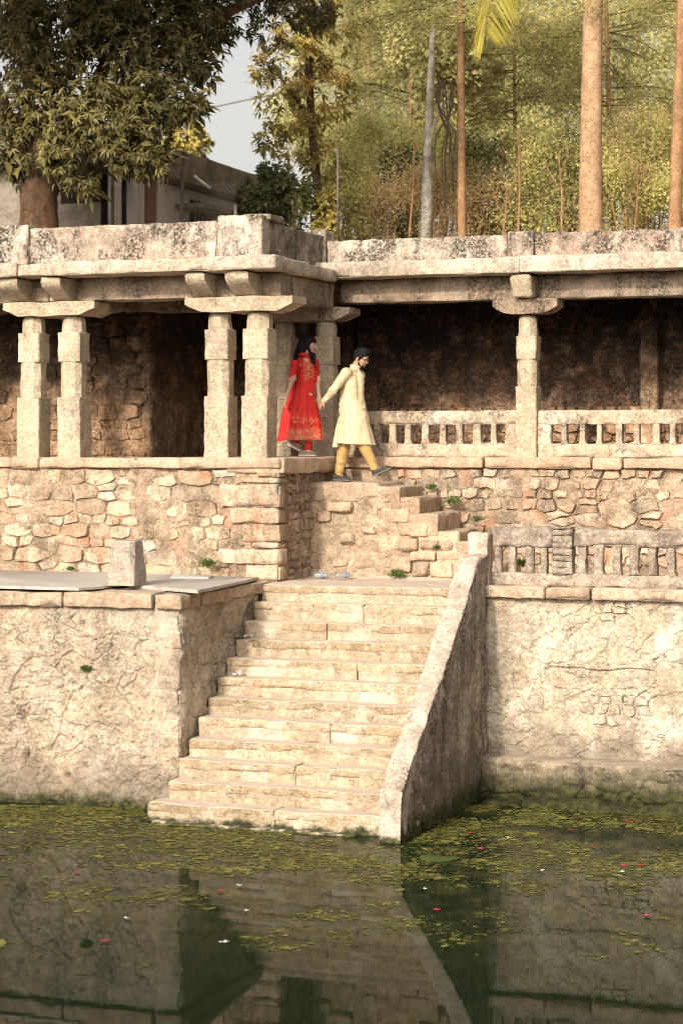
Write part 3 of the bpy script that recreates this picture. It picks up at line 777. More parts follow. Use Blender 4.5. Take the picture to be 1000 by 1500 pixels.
for k, x in enumerate(xs):
    V_, F_ = wornbox((x, Y0 + .005, 2.64), (x + .10, Y1 - .01, 3.0), .018, .014, .03, 40 + k, 9, .06)
    fl = np.clip((2.70 - V_[:, 2]) / .06, 0, 1) + np.clip((V_[:, 2] - 2.95) / .05, 0, 1); V_[:, 0] += fl * .02 * np.sign(V_[:, 0] - x - .05)
    obj('baluster', V_, F_, M['concrete'], lb)

# ------------------------------------------------------------------ WALKWAY behind the balustrade
V_, F_ = relief((0, 2.5, ZL + .01), (1, 0, 0), (0, 1, 0), (0, 0, 1), np.arange(2.55, 10, .08), np.arange(.0, 2.8, .08), rough(.012, 3, 5), .2)
o = obj('path', V_, F_, M['dusty']); o['kind'] = 'structure'

# ------------------------------------------------------------------ UPPER LEFT RUBBLE WALL
rw = thing('retaining_wall', 'coursed rubble wall with red stains and squared corner stones above the terrace at left', 'wall', (-2, 2.9, ZT))
Yr = 2.92
U = np.arange(-8, .001, .035); Vv = np.arange(2.3, 3.90, .03)
V_, F_ = relief((0, Yr, 0), (1, 0, 0), (0, 0, 1), (0, -1, 0), U, Vv, lambda U, V: .006 + rough(.032, 3.2, 7, .014)(U, V) + .01 * fbm(np.stack([U * 14, V * 14, U * 0], 1), 3, 77), .3); obj('mortar', V_, F_, M['mortar'], rw)
V_, F_ = relief((0, Yr, 0), (0, 1, 0), (0, 0, 1), (1, 0, 0), np.arange(0, 2.2, .035), Vv, rough(.022, 4, 8, .010), .3); obj('mortar', V_, F_, M['mortar'], rw)
V_, F_ = box((-8, Yr + .1, 2.0), (-.1, 8.4, 3.87)); obj('core', V_, F_, M['mortar'], rw, smooth=False)
quo = [(2.44, .22, .42, .26), (2.665, .20, .80, .22), (2.87, .08, .34, .30), (2.955, .225, .46, .36), (3.185, .20, .62, .24), (3.39, .30, .78, .14), (3.70, .07, .50, .30), (3.775, .08, .28, .2)]
qs = random.Random(3)
for k, (z, hh, lx, ly) in enumerate(quo):
    V_, F_ = wornbox((-lx, Yr - .045 - .012 * (k % 3), z), (.035 + .012 * (k % 2), Yr + ly, z + hh - .008), .02, .015, .05, 100 + k, 6, .07)
    obj('quoin_stone', V_, F_, M['rubble'], rw)
def in_quoin(u, v): return any(-lx - .02 < u and z - .02 < v < z + hh for z, hh, lx, ly in quo)
wall_of_stones(rw, -7.9, -.02, 2.42, 3.87, (0, Yr, 0), (1, 0, 0), (0, 0, 1), (0, -1, 0), .185, M['rubble'], .008, .022, in_quoin, 275, .05, stretch=2.0, jag=.04, mats=lambda u, v: M[rs.choice(('rubble', 'rubble', 'rubble', 'rubble_grey', 'earth_stone', 'pale_stone'))])
wall_of_stones(rw, .34, 1.2, 2.42, 3.87, (0, Yr, 0), (0, 1, 0), (0, 0, 1), (1, 0, 0), .15, M['rubble_grey'], .016, .03, None, 40, .05, stretch=1.25)

# ------------------------------------------------------------------ SIDE STAIR from the colonnade
sd = thing('side_stair', 'short side flight of stone steps on a rough earthen wall below the man in yellow', 'staircase', (1.2, 4.5, ZL))
Ys = 4.07
def ut(x): return np.interp(x, [-.05, 1.0, 1.3, 2.9], [3.60, 3.56, 3.36, 2.2])
U = np.arange(-.05, 2.72, .018); K = np.linspace(0, 1, 76)
G, Kk = np.meshgrid(U, K, indexing='ij'); G = G.ravel(); Kk = Kk.ravel(); Z = 2.35 + Kk * (np.maximum(ut(G), 2.5) - 2.35)
P = np.stack([G, Z, np.full_like(G, 1.)], 1)
f1, e, cid = voro((G + .1 * fbm(P * 3, 3, 110)) / .33, (Z + .08 * fbm(P * 3, 3, 111)) / .23, 112)
k = sstep(-.1, .3, fbm(P * 1.7 + 3, 2, 113))
h = .035 * fbm(P * 2, 3, 114) + .020 * fbm(P * 7, 4, 115) + .008 * fbm(P * 25, 3, 116) + k * (.04 * (cid - .5) - .028 * (1 - sstep(0, .07, e))) + .05 * sstep(2.75, 2.4, Z)
V3 = np.stack([G, Ys + .02 - h, Z], 1); I = np.arange(len(G)).reshape(len(U), 76)
q = np.stack([I[:-1, :-1], I[1:, :-1], I[1:, 1:], I[:-1, 1:]], -1).reshape(-1, 4)
obj('earth_face', V3, np.ascontiguousarray(q), M['earth'], sd)
zs = [3.69, 3.64, 3.50, 3.295, 3.07, 2.86, 2.66]; xe = [.98, 1.27, 1.53, 1.79, 2.06, 2.33, 2.6]; xs0 = -.1
for i, (z, x) in enumerate(zip(zs, xe)):
    th = .30 if i else .26
    V_, F_ = wornbox((xs0 if i == 0 else xe[i - 1] - (.30 if i != 1 else .03), Ys - .01 - .02 * (i % 2), z - th), (x, 5.06, z), .03 if i else .05, .014, .05, 130 + i, 5, .06)
    obj('step', V_, F_, M['earth'] if i == 0 else M['earth_stone'], sd)
V_, F_ = box((.0, Ys + .12, 2.2), (1.2, 5.05, 3.5)); obj('core', V_, F_, M['mortar'], sd, smooth=False)
def blk(px0, px1, py0, py1, k, d=.05):
    x0, x1 = XA(px0, Ys), XA(px1, Ys); z0, z1 = ZA(px0, py1, Ys), ZA(px0, py0, Ys)
    V_, F_ = wornbox((x0 + .006, Ys - d, z0 + .006), (x1 - .006, Ys + .12, z1 - .006), .022, .014, .04, 150 + k, 6, .06)
    obj('stone', V_, F_, M['earth_stone'], sd)
for k, b in enumerate(((600, 638, 807, 822), (604, 629, 824, 844), (630, 664, 822, 846), (640, 672, 808, 821), (615, 643, 790, 806), (645, 664, 792, 806), (665, 692, 792, 812), (571, 603, 814, 838), (585, 612, 788, 806), (520, 560, 815, 833), (497, 520, 781, 797), (480, 518, 735, 750), (560, 600, 745, 765), (600, 628, 766, 786), (530, 552, 770, 782), (463, 484, 748, 764), (487, 512, 818, 830), (450, 495, 834, 848))):
    blk(*b, k, .035 + .015 * (k % 3))

# ------------------------------------------------------------------ UPPER RIGHT RUBBLE WALL
rr = thing('retaining_wall', 'grey rubble wall of mixed round stones under the right colonnade floor', 'wall', (5, 5.08, ZL))
Yq = 5.09
V_, F_ = relief((0, Yq, 0), (1, 0, 0), (0, 0, 1), (0, -1, 0), np.arange(-.1, 10, .03), np.arange(2.3, 3.9, .025), lambda U, V: -.004 + rough(.034, 3.4, 17, .016)(U, V), .3); obj('mortar', V_, F_, M['mortar'], rr)
V_, F_ = box((0, Yq + .1, 2.0), (10, 8.4, 3.87)); obj('core', V_, F_, M['mortar'], rr, smooth=False)
wall_of_stones(rr, .9, 9.9, 2.45, 3.87, (0, Yq, 0), (1, 0, 0), (0, 0, 1), (0, -1, 0), .170, M['rubble_grey'], .012, .034, lambda u, v: u < 2.6 and v < 3.6 - (u - 1.2) * .78 - .2, 280, .12, stretch=1.8, jag=.07, mats=lambda u, v: M[rs.choice(('rubble', 'rubble_grey', 'rubble_grey', 'rubble_grey', 'earth_stone'))])

# ------------------------------------------------------------------ COLONNADES
cl = thing('colonnade', 'projecting left wing of the stone colonnade with paired square pillars', 'colonnade', (-2, 3, ZF))
cr = thing('colonnade', 'long right wing of the stone colonnade with a single front pillar and low railing', 'colonnade', (4, 5.1, ZF))

def pillar_mesh(h, w, zs):
    """square base, eight-sided shaft, square block, rounded neck: zs = heights of the three changes"""
    z1, z2, z3 = zs
    def sec(z):
        if z < z1: return w, .03
        if z < z2: return w * .90, .22
        if z < z3: return w * .96, .05
        return w * .87 * (1 - .10 * ((z - z3) / (h - z3)) ** 2), .30
    zz = sorted(set(list(np.arange(0, h, .035)) + [h - .008, h - .03] + [z - .004 for z in zs] + [z + .004 for z in zs] + [.006, .015]))
    rings = []
    for z in zz:
        s, c = sec(z); a = s / 2
        if z > h - .05: a *= 1 - .25 * ((z - (h - .05)) / .05) ** 2
        pts = []
        oc = [(a, -a * (1 - 2 * c)), (a, a * (1 - 2 * c)), (a * (1 - 2 * c), a), (-a * (1 - 2 * c), a), (-a, a * (1 - 2 * c)), (-a, -a * (1 - 2 * c)), (-a * (1 - 2 * c), -a), (a * (1 - 2 * c), -a)]
        for k in range(8):
            p, q = np.array(oc[k]), np.array(oc[(k + 1) % 8]); n = 6 if k % 2 == 0 else 3
            for t in range(n): pts.append(p + (q - p) * t / n)
        rings.append(np.array([(x, y, z) for x, y in pts]))
    V, F = rings_mesh(rings)
    return V, F
def pillar(parent, x, y, h, w, zs, seed, lean=0.0, z0=ZF):
    V, F = pillar_mesh(h, w, zs)
    rad = V * np.array([1, 1, 0]); L = np.linalg.norm(rad, axis=1, keepdims=True); L[L < 1e-6] = 1
    V = V + rad / L * (.008 * fbm(V * 9 + seed * 5, 4, seed) - .03 * np.clip(fbm(V * 4 + seed * 9, 3, seed + 3) - .55, 0, 1))[:, None]
    V[:, 0] += lean * V[:, 2]
    V = V + np.array([x, y, z0 - .004])
    return obj('pillar', V, F, M['granite'], parent, sharp=40)
LP = [XA(40.5, 2.93), XA(101, 2.93), XA(316, 2.93), XA(372, 2.93)]
for k, x in enumerate(LP):
    pillar(cl, x, 3.10, 1.885, .335 if k < 3 else .36, (.80, 1.27, 1.66), 3 + k, (.004, -.006, -.003, .006)[k])
for x in (LP[0] - 2.05, LP[0] - 2.6): pillar(cl, x, 3.10, 1.885, .335, (.80, 1.27, 1.66), 21)
for k, (x, y) in enumerate(((XA(416, 5.25), 5.27), (XA(478, 5.2), 5.2))):
    pillar(cl, x, y, 1.885, .31, (.80, 1.27, 1.66), 31 + k)
XP = XA(769, 5.1)
for k, x in enumerate((XP, XP + 3.05, XP + 6.1)): pillar(cr, x, 5.26, 1.90, .285, (.95, 1.31, 1.62), 41 + k)

def capital(parent, x0, x1, y0, y1, z0, z1, seed, curve=False):
    n = 26; xs = np.linspace(x0, x1, n); rings = []
    L = x1 - x0
    for x in xs:
        t = min(x - x0, x1 - x); f = min(1, t / (.22 if not curve else .30))
        b = z0 + (z1 - z0) * (.52 * (1 - f) ** (1 if not curve else 2.2))
        yy = np.linspace(y0, y1, 6); top = [(x, y, z1) for y in yy]; bot = [(x, y, b) for y in yy[::-1]]
        mid = (b + z1) / 2
        rings.append(np.array(top + [(x, y1, mid)] + bot + [(x, y0, mid)]))
    V, F = rings_mesh(rings); c = V.mean(0)
    V = V + .010 * np.stack([fbm(V * 6 + seed, 3, seed), fbm(V * 6 + seed + 5, 3, seed), fbm(V * 6 + seed + 9, 3, seed)], 1)
    obj('capital', V, F, M['lintel'] if y0 > 3.5 else M['granite'], parent, sharp=45)
capital(cl, XA(4, 2.85), XA(137, 2.85), 2.86, 3.36, 5.895, 6.075, 1)
capital(cl, XA(271, 2.85), XA(428, 2.85), 2.86, 3.36, 5.895, 6.085, 2)
capital(cl, LP[0] - 3.05, LP[0] - 1.6, 2.86, 3.36, 5.895, 6.075, 3)
capital(cl, -1.25, .22, 5.02, 5.50, 5.89, 6.07, 4)
for k, x in enumerate(LP): capital(cl, x - .19, x + .19, 3.0, 3.9, 5.90, 6.06, 60 + k)
for x in (XP, XP + 3.05, XP + 6.1): capital(cr, x - .44, x + .44, 5.06, 5.46, 5.925, 6.125, 5, True)

def bracket(parent, x, w, yf, yb, z0, z1, seed, mat='granite'):
    prof = [(yb + .1, z1), (yf, z1), (yf - .01, z1 - .06), (yf + .02, z1 - .115), (yf + .10, z1 - .16), (yf + .22, z1 - .215), (yf + .31, z0 + .03), (yf + .36, z0), (yb + .1, z0)]
    rings = []
    for t in np.linspace(0, 1, 7):
        ins = .012 * (1 if t in (0, 1) else 0)
        rings.append(np.array([(x - w / 2 + w * t, y + ins, z - ins * .5) for y, z in prof]))
    V, F = rings_mesh(rings); F = [f[::-1] for f in F]
    V = V + .009 * np.stack([fbm(V * 7 + seed, 3, seed), fbm(V * 7 + seed + 5, 3, seed), fbm(V * 7 + seed + 9, 3, seed)], 1)
    obj('bracket', V, F, M[mat], parent, sharp=42)
for k, px in enumerate((30, 92, 301, 361)): bracket(cl, XA(px, 2.88), .27 if k != 3 else .31, 2.54, 2.98, 6.09, 6.375, 70 + k)
for x in (LP[0] - 2.1, LP[0] - 2.65): bracket(cl, x, .27, 2.54, 2.98, 6.09, 6.375, 79)
for x in (XP, XP + 3.05, XP + 6.1):
    V_, F_ = wornbox((x - .145, 4.80, 6.13), (x + .145, 5.3, 6.435), .05, .016, .05, 81, 5)
    V_[:, 1] += .10 * np.clip((6.36 - V_[:, 2]) / .2, 0, 1) * (V_[:, 1] < 5.1)
    obj('bracket', V_, F_, M['granite'], cr)

def beam(parent, lo, hi, seed, mat='lintel', name='lintel', amp=.012, r=.02):
    V_, F_ = wornbox(lo, hi, r, amp, .08, seed, 3.5, .05); return obj(name, V_, F_, M[mat], parent)
xs = [-8, LP[0] - 2.3, LP[0] + .28, LP[2] + .27, .02]
for k in range(4): beam(cl, (xs[k] + .004, 3.0, 6.088), (xs[k + 1] - .004, 3.38, 6.388), 90 + k)
beam(cl, (-.36, 3.385, 6.06), (.01, 5.0, 6.385), 95)                       # return beam
beam(cl, (-8, 5.06, 6.065), (-.37, 5.42, 6.36), 96)
xs = [.02, XP - .0, XP + 3.05, XP + 6.1, 10]
for k in range(4): beam(cr, (xs[k] + .004, 5.18 + .01 * (k == 1), 6.128), (xs[k + 1] - .004, 5.52, 6.445), 100 + k)
# eaves
for k, (a, b) in enumerate(((-8, -5.9), (-5.89, XA(24, 2.45)), (XA(24.5, 2.45), XA(77, 2.45)), (XA(78, 2.45), XA(352, 2.45)), (XA(352.5, 2.45), .13))):
    beam(cl, (a, 2.45 + .015 * (k == 2), 6.388 - .0 * k), (b, 3.7, 6.56 - .012 * (k == 2)), 110 + k, 'eave', 'eave_slab', .013, .022)
for k, (a, b) in enumerate(((3.705, 4.74),)):
    beam(cl, (-.9, a, 6.39), (.14, b, 6.55), 120 + k, 'eave', 'eave_slab', .014, .022)
V_, F_ = wornbox((-.35, 2.452, 6.40), (.165, 3.66, 6.565), .022, .014, .07, 122, 4, .05); V_[:, 0] -= .015; obj('eave_slab', V_, F_, M['eave'], cl)
for k, (a, b) in enumerate(((-.3, XA(759.5, 4.75)), (XA(760.5, 4.75), 5.6), (5.61, 10))):
    beam(cr, (a, 4.75 - .012 * (k == 1), 6.448), (b, 6.0, 6.665 - .008 * (k == 0)), 130 + k, 'eave', 'eave_slab', .014, .022)
# parapets
XPc = XA(384, 2.72)
def para(parent, lo, hi, seed, mat='parapet', name='parapet', step=.035, amp=.014):
    V_, F_ = wornbox(lo, hi, .025, amp, step, seed, 6, .05); return obj(name, V_, F_, M[mat], parent)
para(cl, (-8, 2.72, 6.54), (XA(-.5, 2.66) - .2, 3.0, 7.04), 140, step=.09)
para(cl, (XA(0, 2.66) - .25, 2.665, 6.545), (XA(41, 2.66), 3.02, 7.085), 141, name='parapet_pier')
para(cl, (XA(42, 2.72), 2.72, 6.54), (XA(318, 2.72), 3.0, 7.045), 142)
para(cl, (XA(318.5, 2.7), 2.70, 6.545), (XPc, 3.0, 7.11), 143, name='parapet_pier')
V_, F_ = relief((XPc - .03, 3.0, 6.5), (0, 1, 0), (0, 0, 1), (1, 0, 0), np.arange(-.24, 2.02, .025), np.arange(.04, .545, .02), rough(.018, 5, 23, .008), .28)
obj('parapet', V_, F_, M['parapet_dark'], cl)
V_, F_ = wornbox((XPc - .32, 2.86, 7.055), (XPc + .06, 3.35, 7.125), .015, .012, .05, 145, 6, .06); obj('parapet_cap', V_, F_, M['parapet_dark'], cl)
para(cr, (XPc - .3, 4.98, 6.62), (XPc + .02, 5.35, 7.13), 146, name='parapet_pier')
para(cr, (XPc + .03, 5.0, 6.64), (XA(742, 5.0), 5.28, 6.975), 147)
para(cr, (XA(742.5, 4.96), 4.955, 6.645), (XA(781, 4.96), 5.30, 7.02), 148, name='parapet_pier')
para(cr, (XA(782, 5.0), 5.0, 6.64), (10, 5.28, 6.985), 149)
# floors
for k, (a, b) in enumerate(((-8, -5.8), (-5.79, XA(15, 2.83)), (XA(15.5, 2.83), XA(56, 2.83)), (XA(57, 2.83), XA(264, 2.83)), (XA(264.5, 2.83), .07))):
    beam(cl, (a, 2.82 + .015 * (k % 2), 3.885 - .01 * (k == 2)), (b, 3.6, ZF - .004 * (k % 2)), 150 + k, 'floor', 'floor_slab', .010, .025)
beam(cl, (-.7, 2.86, 3.82), (.115, 4.99, ZF + .004), 156, 'floor', 'floor_slab', .012, .03)
V_, F_ = box((-8, 3.4, 3.86), (-.3, 7.9, ZF - .012)); obj('inner_floor', V_, F_, M['floor'], cl, smooth=False)
for k, (a, b) in enumerate(((.12, XA(706, 5.0)), (XA(709.5, 5.0), XA(864.5, 5.0)), (XA(867, 5.0), XA(909, 5.0)), (XA(912, 5.0), 7), (7.01, 10))):
    beam(cr, (a, 4.99 - .02 * (k == 2), 3.875 - .012 * (k == 2)), (b, 5.7, ZF - .002 * k), 160 + k, 'floor', 'floor_slab', .012, .025)
V_, F_ = box((-.3, 5.5, 3.86), (10, 7.9, ZF - .014)); obj('inner_floor', V_, F_, M['floor'], cr, smooth=False)
# roofs and ceilings
V_, F_ = box((-8, 3.1, 6.50), (-.55, 8.5, 6.60)); obj('roof', V_, F_, M['parapet_dark'], cl, smooth=False)
V_, F_ = box((-.54, 5.4, 6.505), (10, 8.5, 6.605)); obj('roof', V_, F_, M['parapet_dark'], cr, smooth=False)
x = -8; k = 0
while x < 10:
    w = rs.uniform(.5, .8); p = cl if x < -.6 else cr
    y0 = 3.42 if p is cl else 5.55
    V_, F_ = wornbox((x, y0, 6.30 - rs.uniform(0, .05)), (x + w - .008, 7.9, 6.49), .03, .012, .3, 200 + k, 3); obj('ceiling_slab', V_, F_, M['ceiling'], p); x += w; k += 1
# inner walls
XI = XA(222, 5.1)
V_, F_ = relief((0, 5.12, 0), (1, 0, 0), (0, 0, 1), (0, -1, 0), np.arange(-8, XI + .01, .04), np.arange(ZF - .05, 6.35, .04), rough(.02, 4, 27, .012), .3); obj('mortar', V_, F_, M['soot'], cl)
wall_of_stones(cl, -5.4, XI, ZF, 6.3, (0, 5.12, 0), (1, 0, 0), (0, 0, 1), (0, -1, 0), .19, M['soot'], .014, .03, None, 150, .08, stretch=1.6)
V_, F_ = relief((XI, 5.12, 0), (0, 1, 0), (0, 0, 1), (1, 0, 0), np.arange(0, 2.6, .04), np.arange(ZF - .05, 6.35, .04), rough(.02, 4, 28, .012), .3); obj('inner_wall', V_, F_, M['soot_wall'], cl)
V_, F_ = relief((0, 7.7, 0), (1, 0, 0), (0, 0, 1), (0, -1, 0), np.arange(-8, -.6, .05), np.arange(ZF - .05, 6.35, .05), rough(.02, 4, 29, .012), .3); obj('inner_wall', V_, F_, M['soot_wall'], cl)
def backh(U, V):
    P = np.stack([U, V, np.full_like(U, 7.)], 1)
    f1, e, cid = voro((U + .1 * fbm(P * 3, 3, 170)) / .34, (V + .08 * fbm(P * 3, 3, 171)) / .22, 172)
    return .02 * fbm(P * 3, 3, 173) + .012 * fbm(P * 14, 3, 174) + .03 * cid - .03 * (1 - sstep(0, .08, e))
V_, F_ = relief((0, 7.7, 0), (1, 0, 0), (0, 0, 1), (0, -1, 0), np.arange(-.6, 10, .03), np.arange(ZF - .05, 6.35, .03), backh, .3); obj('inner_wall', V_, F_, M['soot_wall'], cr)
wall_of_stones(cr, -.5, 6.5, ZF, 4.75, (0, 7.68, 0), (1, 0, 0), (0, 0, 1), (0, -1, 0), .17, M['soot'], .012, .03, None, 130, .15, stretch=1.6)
xq = XA(940, 7.5)
V_, F_ = wornbox((xq - .02, 7.40, ZF - .02), (xq + .24, 7.75, 6.3), .03, .015, .08, 175, 4, .05); obj('pilaster', V_, F_, M['soot'], cr)
V_, F_ = box((-8, 7.95, 2.0), (10, 8.5, 6.5)); obj('rear_wall', V_, F_, M['mortar'], cr, smooth=False)
# upper balustrade (parts of the right wing)
Yb0, Yb1 = 5.17, 5.30
def upper_rail(x0, x1, holes, seed):
    zb, zm, zt = ZF - .002, 4.195, 4.46
    ww = M['parapet_white'] if 'parapet_white' in M else M['parapet']
    V_, F_ = wornbox((x0, Yb0, zt - .004), (x1, Yb1, 4.645), .018, .010, .04, seed, 7, .04); obj('top_rail', V_, F_, ww, cr)
    V_, F_ = wornbox((x0, Yb0 + .006, zb), (x1, Yb1, zm + .004), .015, .012, .04, seed + 1, 7, .03); obj('rail_base', V_, F_, ww, cr)
    edges = [x0] + [t for h in holes for t in h] + [x1]
    for a, b in zip(edges[0::2], edges[1::2]):
        if b - a < .01: continue
        V_, F_ = wornbox((a, Yb0 + .004, zm - .01), (b, Yb1 - .004, zt + .01), .012, .006, .025, seed + int(a * 40) % 97, 9, .02)
        fl = np.clip((zm + .05 - V_[:, 2]) / .05, 0, 1) ** 2; V_[:, 0] += fl * .022 * np.sign(V_[:, 0] - (a + b) / 2)
        obj('baluster', V_, F_, ww, cr)
hl = [(541, 546), (556, 569), (579, 592), (601, 617), (627, 643), (652, 667), (676, 692), (703, 718), (726, 739)]
hl = [(XA(a - 73, Yb0), XA(b - 73, Yb0)) for a, b in ((566, 579), (589, 602))] + [(XA(a, Yb0), XA(b, Yb0)) for a, b in hl]
upper_rail(XA(482, Yb0), XP - .145, hl, 300)
hr = [(806, 821), (829, 848), (856, 873), (880, 901), (910, 927), (935, 955), (965, 980), (988, 1003)]
hr = [(XA(a, Yb0), XA(b, Yb0)) for a, b in hr]
while hr[-1][1] + .24 < XP + 3.05 - .25: hr.append((hr[-1][0] + .235, hr[-1][1] + .235))
upper_rail(XP + .145, XP + 3.05 - .145, hr, 320)
upper_rail(XP + 3.2, 10, [(XP + 3.35 + .235 * k, XP + 3.5 + .235 * k) for k in range(4)], 340)

# ------------------------------------------------------------------ THINGS ON THE TERRACE
def slab(poly, z, th, label, seed, mat='slab'):
    P = np.array(poly, float); rings = []
    c = P.mean(0); n = 12; Q = []
    for i in range(len(P)):
        for t in range(n): Q.append(P[i] + (P[(i + 1) % len(P)] - P[i]) * t / n)
    Q = np.array(Q); Q = Q + .006 * np.stack([vnoise(np.c_[Q * 9, Q[:, :1] * 0], seed), vnoise(np.c_[Q * 9, Q[:, :1] * 0 + 5], seed)], 1)
    for zz, s in ((0, .0), (th * .85, .0), (th, .008)):
        rings.append(np.c_[Q + (c - Q) / np.linalg.norm(c - Q, axis=1, keepdims=True) * s, np.full(len(Q), z + zz)])
    V, F = rings_mesh(rings)
    return tag(obj('stone_slab', V, F, M[mat], sharp=40), label, 'slab')
ya, yb = .02, 2.55
slab([(-8, ya - .14), (XA(122, ya), ya - .12), (XA(150, .25), .30), (XA(150, .25) - .15, 2.6), (-8, 2.6)], 2.50, .035, 'large flat grey granite slab overhanging the terrace edge at far left', 1)
slab([(XA(290, .0) - .02, .05), (XC - .0, 2.42), (XA(300, 2.5) - 1.0, 2.55), (XA(170, .5) + .1, .62)], 2.492, .038, 'flat grey granite slab with a slanting free edge at the terrace corner beside the stairs', 2)
slab([(XA(255, 1.9), 1.8), (XA(308, 1.9), 1.85), (XA(308, 2.2), 2.3), (XA(250, 2.2), 2.25)], 2.532, .022, 'small flat slab lying on the larger corner slab near the rubble wall', 3)
xs_ = XA(182, .42)
rings = []
for z, w, c in ((0, .345, .03), (.02, .35, .03), (.12, .345, .04), (.22, .335, .05), (.245, .33, .09), (.26, .325, .13), (.36, .318, .15), (.46, .31, .16), (.51, .305, .16), (.525, .28, .16)):
    a = w / 2; b = a * (1 - 2 * c); oc = [(a, -b), (a, b), (b, a), (-b, a), (-a, b), (-a, -b), (-b, -a), (b, -a)]; pts = []
    for k in range(8):
        p, q_ = np.array(oc[k]), np.array(oc[(k + 1) % 8]); n = 5
        for t in range(n): pts.append(p + (q_ - p) * t / n)
    rings.append(np.array([(x + xs_, y + .50, z + 2.536) for x, y in pts]))
V_, F_ = rings_mesh(rings); V_ = V_ + .006 * np.stack([fbm(V_ * 9, 3, 5), fbm(V_ * 9 + 4, 3, 6), fbm(V_ * 9, 3, 7) * .4], 1)
tag(obj('stone_stub', V_, F_, M['stub'], sharp=40), 'short broken grey granite pillar stub standing on the terrace', 'pillar stub')

# ================================================================== VEGETATION
LIGHT = np.array(to_sun) * .75 + np.array([0, 0, .35])          # leaves turn their faces to the light
def leaf_arrays(pos, d, L, Wd, rng, curl=.15, up=None):
    """n leaves: base at pos, pointing along d; returns vertices and triangles (4 per leaf, folded along the midrib)"""
    n = len(pos)
    d = d / np.linalg.norm(d, axis=1, keepdims=True)
    a = rng.normal(size=(n, 3)) * .42 + (LIGHT if up is None else up)
    s = np.cross(d, a); s /= np.maximum(np.linalg.norm(s, axis=1, keepdims=True), 1e-6)
    nn = np.cross(s, d)
    L = np.asarray(L)[:, None]; Wd = np.asarray(Wd)[:, None]
    mid = pos + d * L * .45 + nn * L * curl * .5
    tip = pos + d * L - nn * L * curl * .35
    l = mid - s * Wd + nn * Wd * .35; r = mid + s * Wd + nn * Wd * .35
    V = np.stack([pos, mid, tip, l, r], 1).reshape(-1, 3)
    b = np.arange(n)[:, None] * 5
    F = np.concatenate([b + np.array(t) for t in ((0, 4, 1), (1, 4, 2), (0, 1, 3), (1, 2, 3))], 0)
    return V, F
def blade_arrays(pos, d, L, Wd, rng):
    n = len(pos); d = d / np.linalg.norm(d, axis=1, keepdims=True)
    s = np.cross(d, rng.normal(size=(n, 3)) * .5 + LIGHT); s /= np.maximum(np.linalg.norm(s, axis=1, keepdims=True), 1e-6)
    L = np.asarray(L)[:, None]; Wd = np.asarray(Wd)[:, None]
    V = np.stack([pos - s * Wd * .5, pos + s * Wd * .5, pos + d * L * .55 + s * Wd * .4 + np.array([0, 0, -.04]) * L, pos + d * L + np.array([0, 0, -.16]) * L], 1).reshape(-1, 3)
    b = np.arange(n)[:, None] * 4
    return V, np.concatenate([b + np.array((0, 1, 2)), b + np.array((0, 2, 3))], 0)
def leaf_obj(name, V, F, mat, parent, rnd, per):
    o = obj(name, V, F.astype(np.int32), M[mat], parent, smooth=False)
    me = o.data
    at = me.attributes.new('rnd', 'FLOAT', 'POINT')
    k = np.repeat(rnd, per).astype(np.float32)
    at.data.foreach_set('value', k)
    return o
def clumps(lobes, n, rng, shell=.55, sub=.22, nsub=None):
    """leaf positions gathered in sub-clumps inside ellipsoid lobes [(cx,cy,cz,rx,ry,rz,weight)]; returns pos, outward"""
    P, O = [], []
    wt = np.array([l[6] for l in lobes], float); wt /= wt.sum()
    for l, w in zip(lobes, wt):
        c = np.array(l[:3]); r = np.array(l[3:6]); k = max(4, int(n * w / 60))
        u = rng.normal(size=(k, 3)); u /= np.linalg.norm(u, axis=1, keepdims=True)
        rad = shell + (1 - shell) * rng.random((k, 1)) ** .6
        sc = c + u * r * rad
        m = int(n * w); idx = rng.integers(0, k, m)
        p = sc[idx] + rng.normal(size=(m, 3)) * r.mean() * sub
        P.append(p); O.append((p - c) / r)
    return np.concatenate(P), np.concatenate(O)
def bush(parent, lobes, n, L, mat, seed, name='foliage', wd=.32, droop=.25, sub=.22, shell=.4, curl=.2):
    rng = np.random.default_rng(seed)
    p, o = clumps(lobes, n, rng, shell, sub)
    d = o / np.maximum(np.linalg.norm(o, axis=1, keepdims=True), .2) * .5 + rng.normal(size=p.shape) * .7 + np.array([0, 0, -droop])
    ln = L * rng.uniform(.6, 1.3, len(p))
    V, F = leaf_arrays(p, d, ln, ln * wd * rng.uniform(.8, 1.2, len(p)), rng, curl)
    return leaf_obj(name, V, F, mat, parent, np.clip(rng.random(len(p)) * .7 + .3 * rng.random(len(p)), 0, 1), 5)
def limb(parent, pts, r0, r1, mat, name='branch', m=8, seed=1, amp=.12, n=None):
    P = np.array(pts, float); t = np.linspace(0, 1, len(P)); tt = np.linspace(0, 1, n or len(P) * 5)
    Q = np.stack([np.interp(tt, t, P[:, k]) for k in range(3)], 1)
    if len(P) > 2:
        for _ in range(3): Q[1:-1] = (Q[:-2] + 2 * Q[1:-1] + Q[2:]) / 4
    V, F = tube(Q, np.interp(tt, [0, 1], [r0, r1]), m, seed, amp)
    return obj(name, V, F, M[mat], parent)

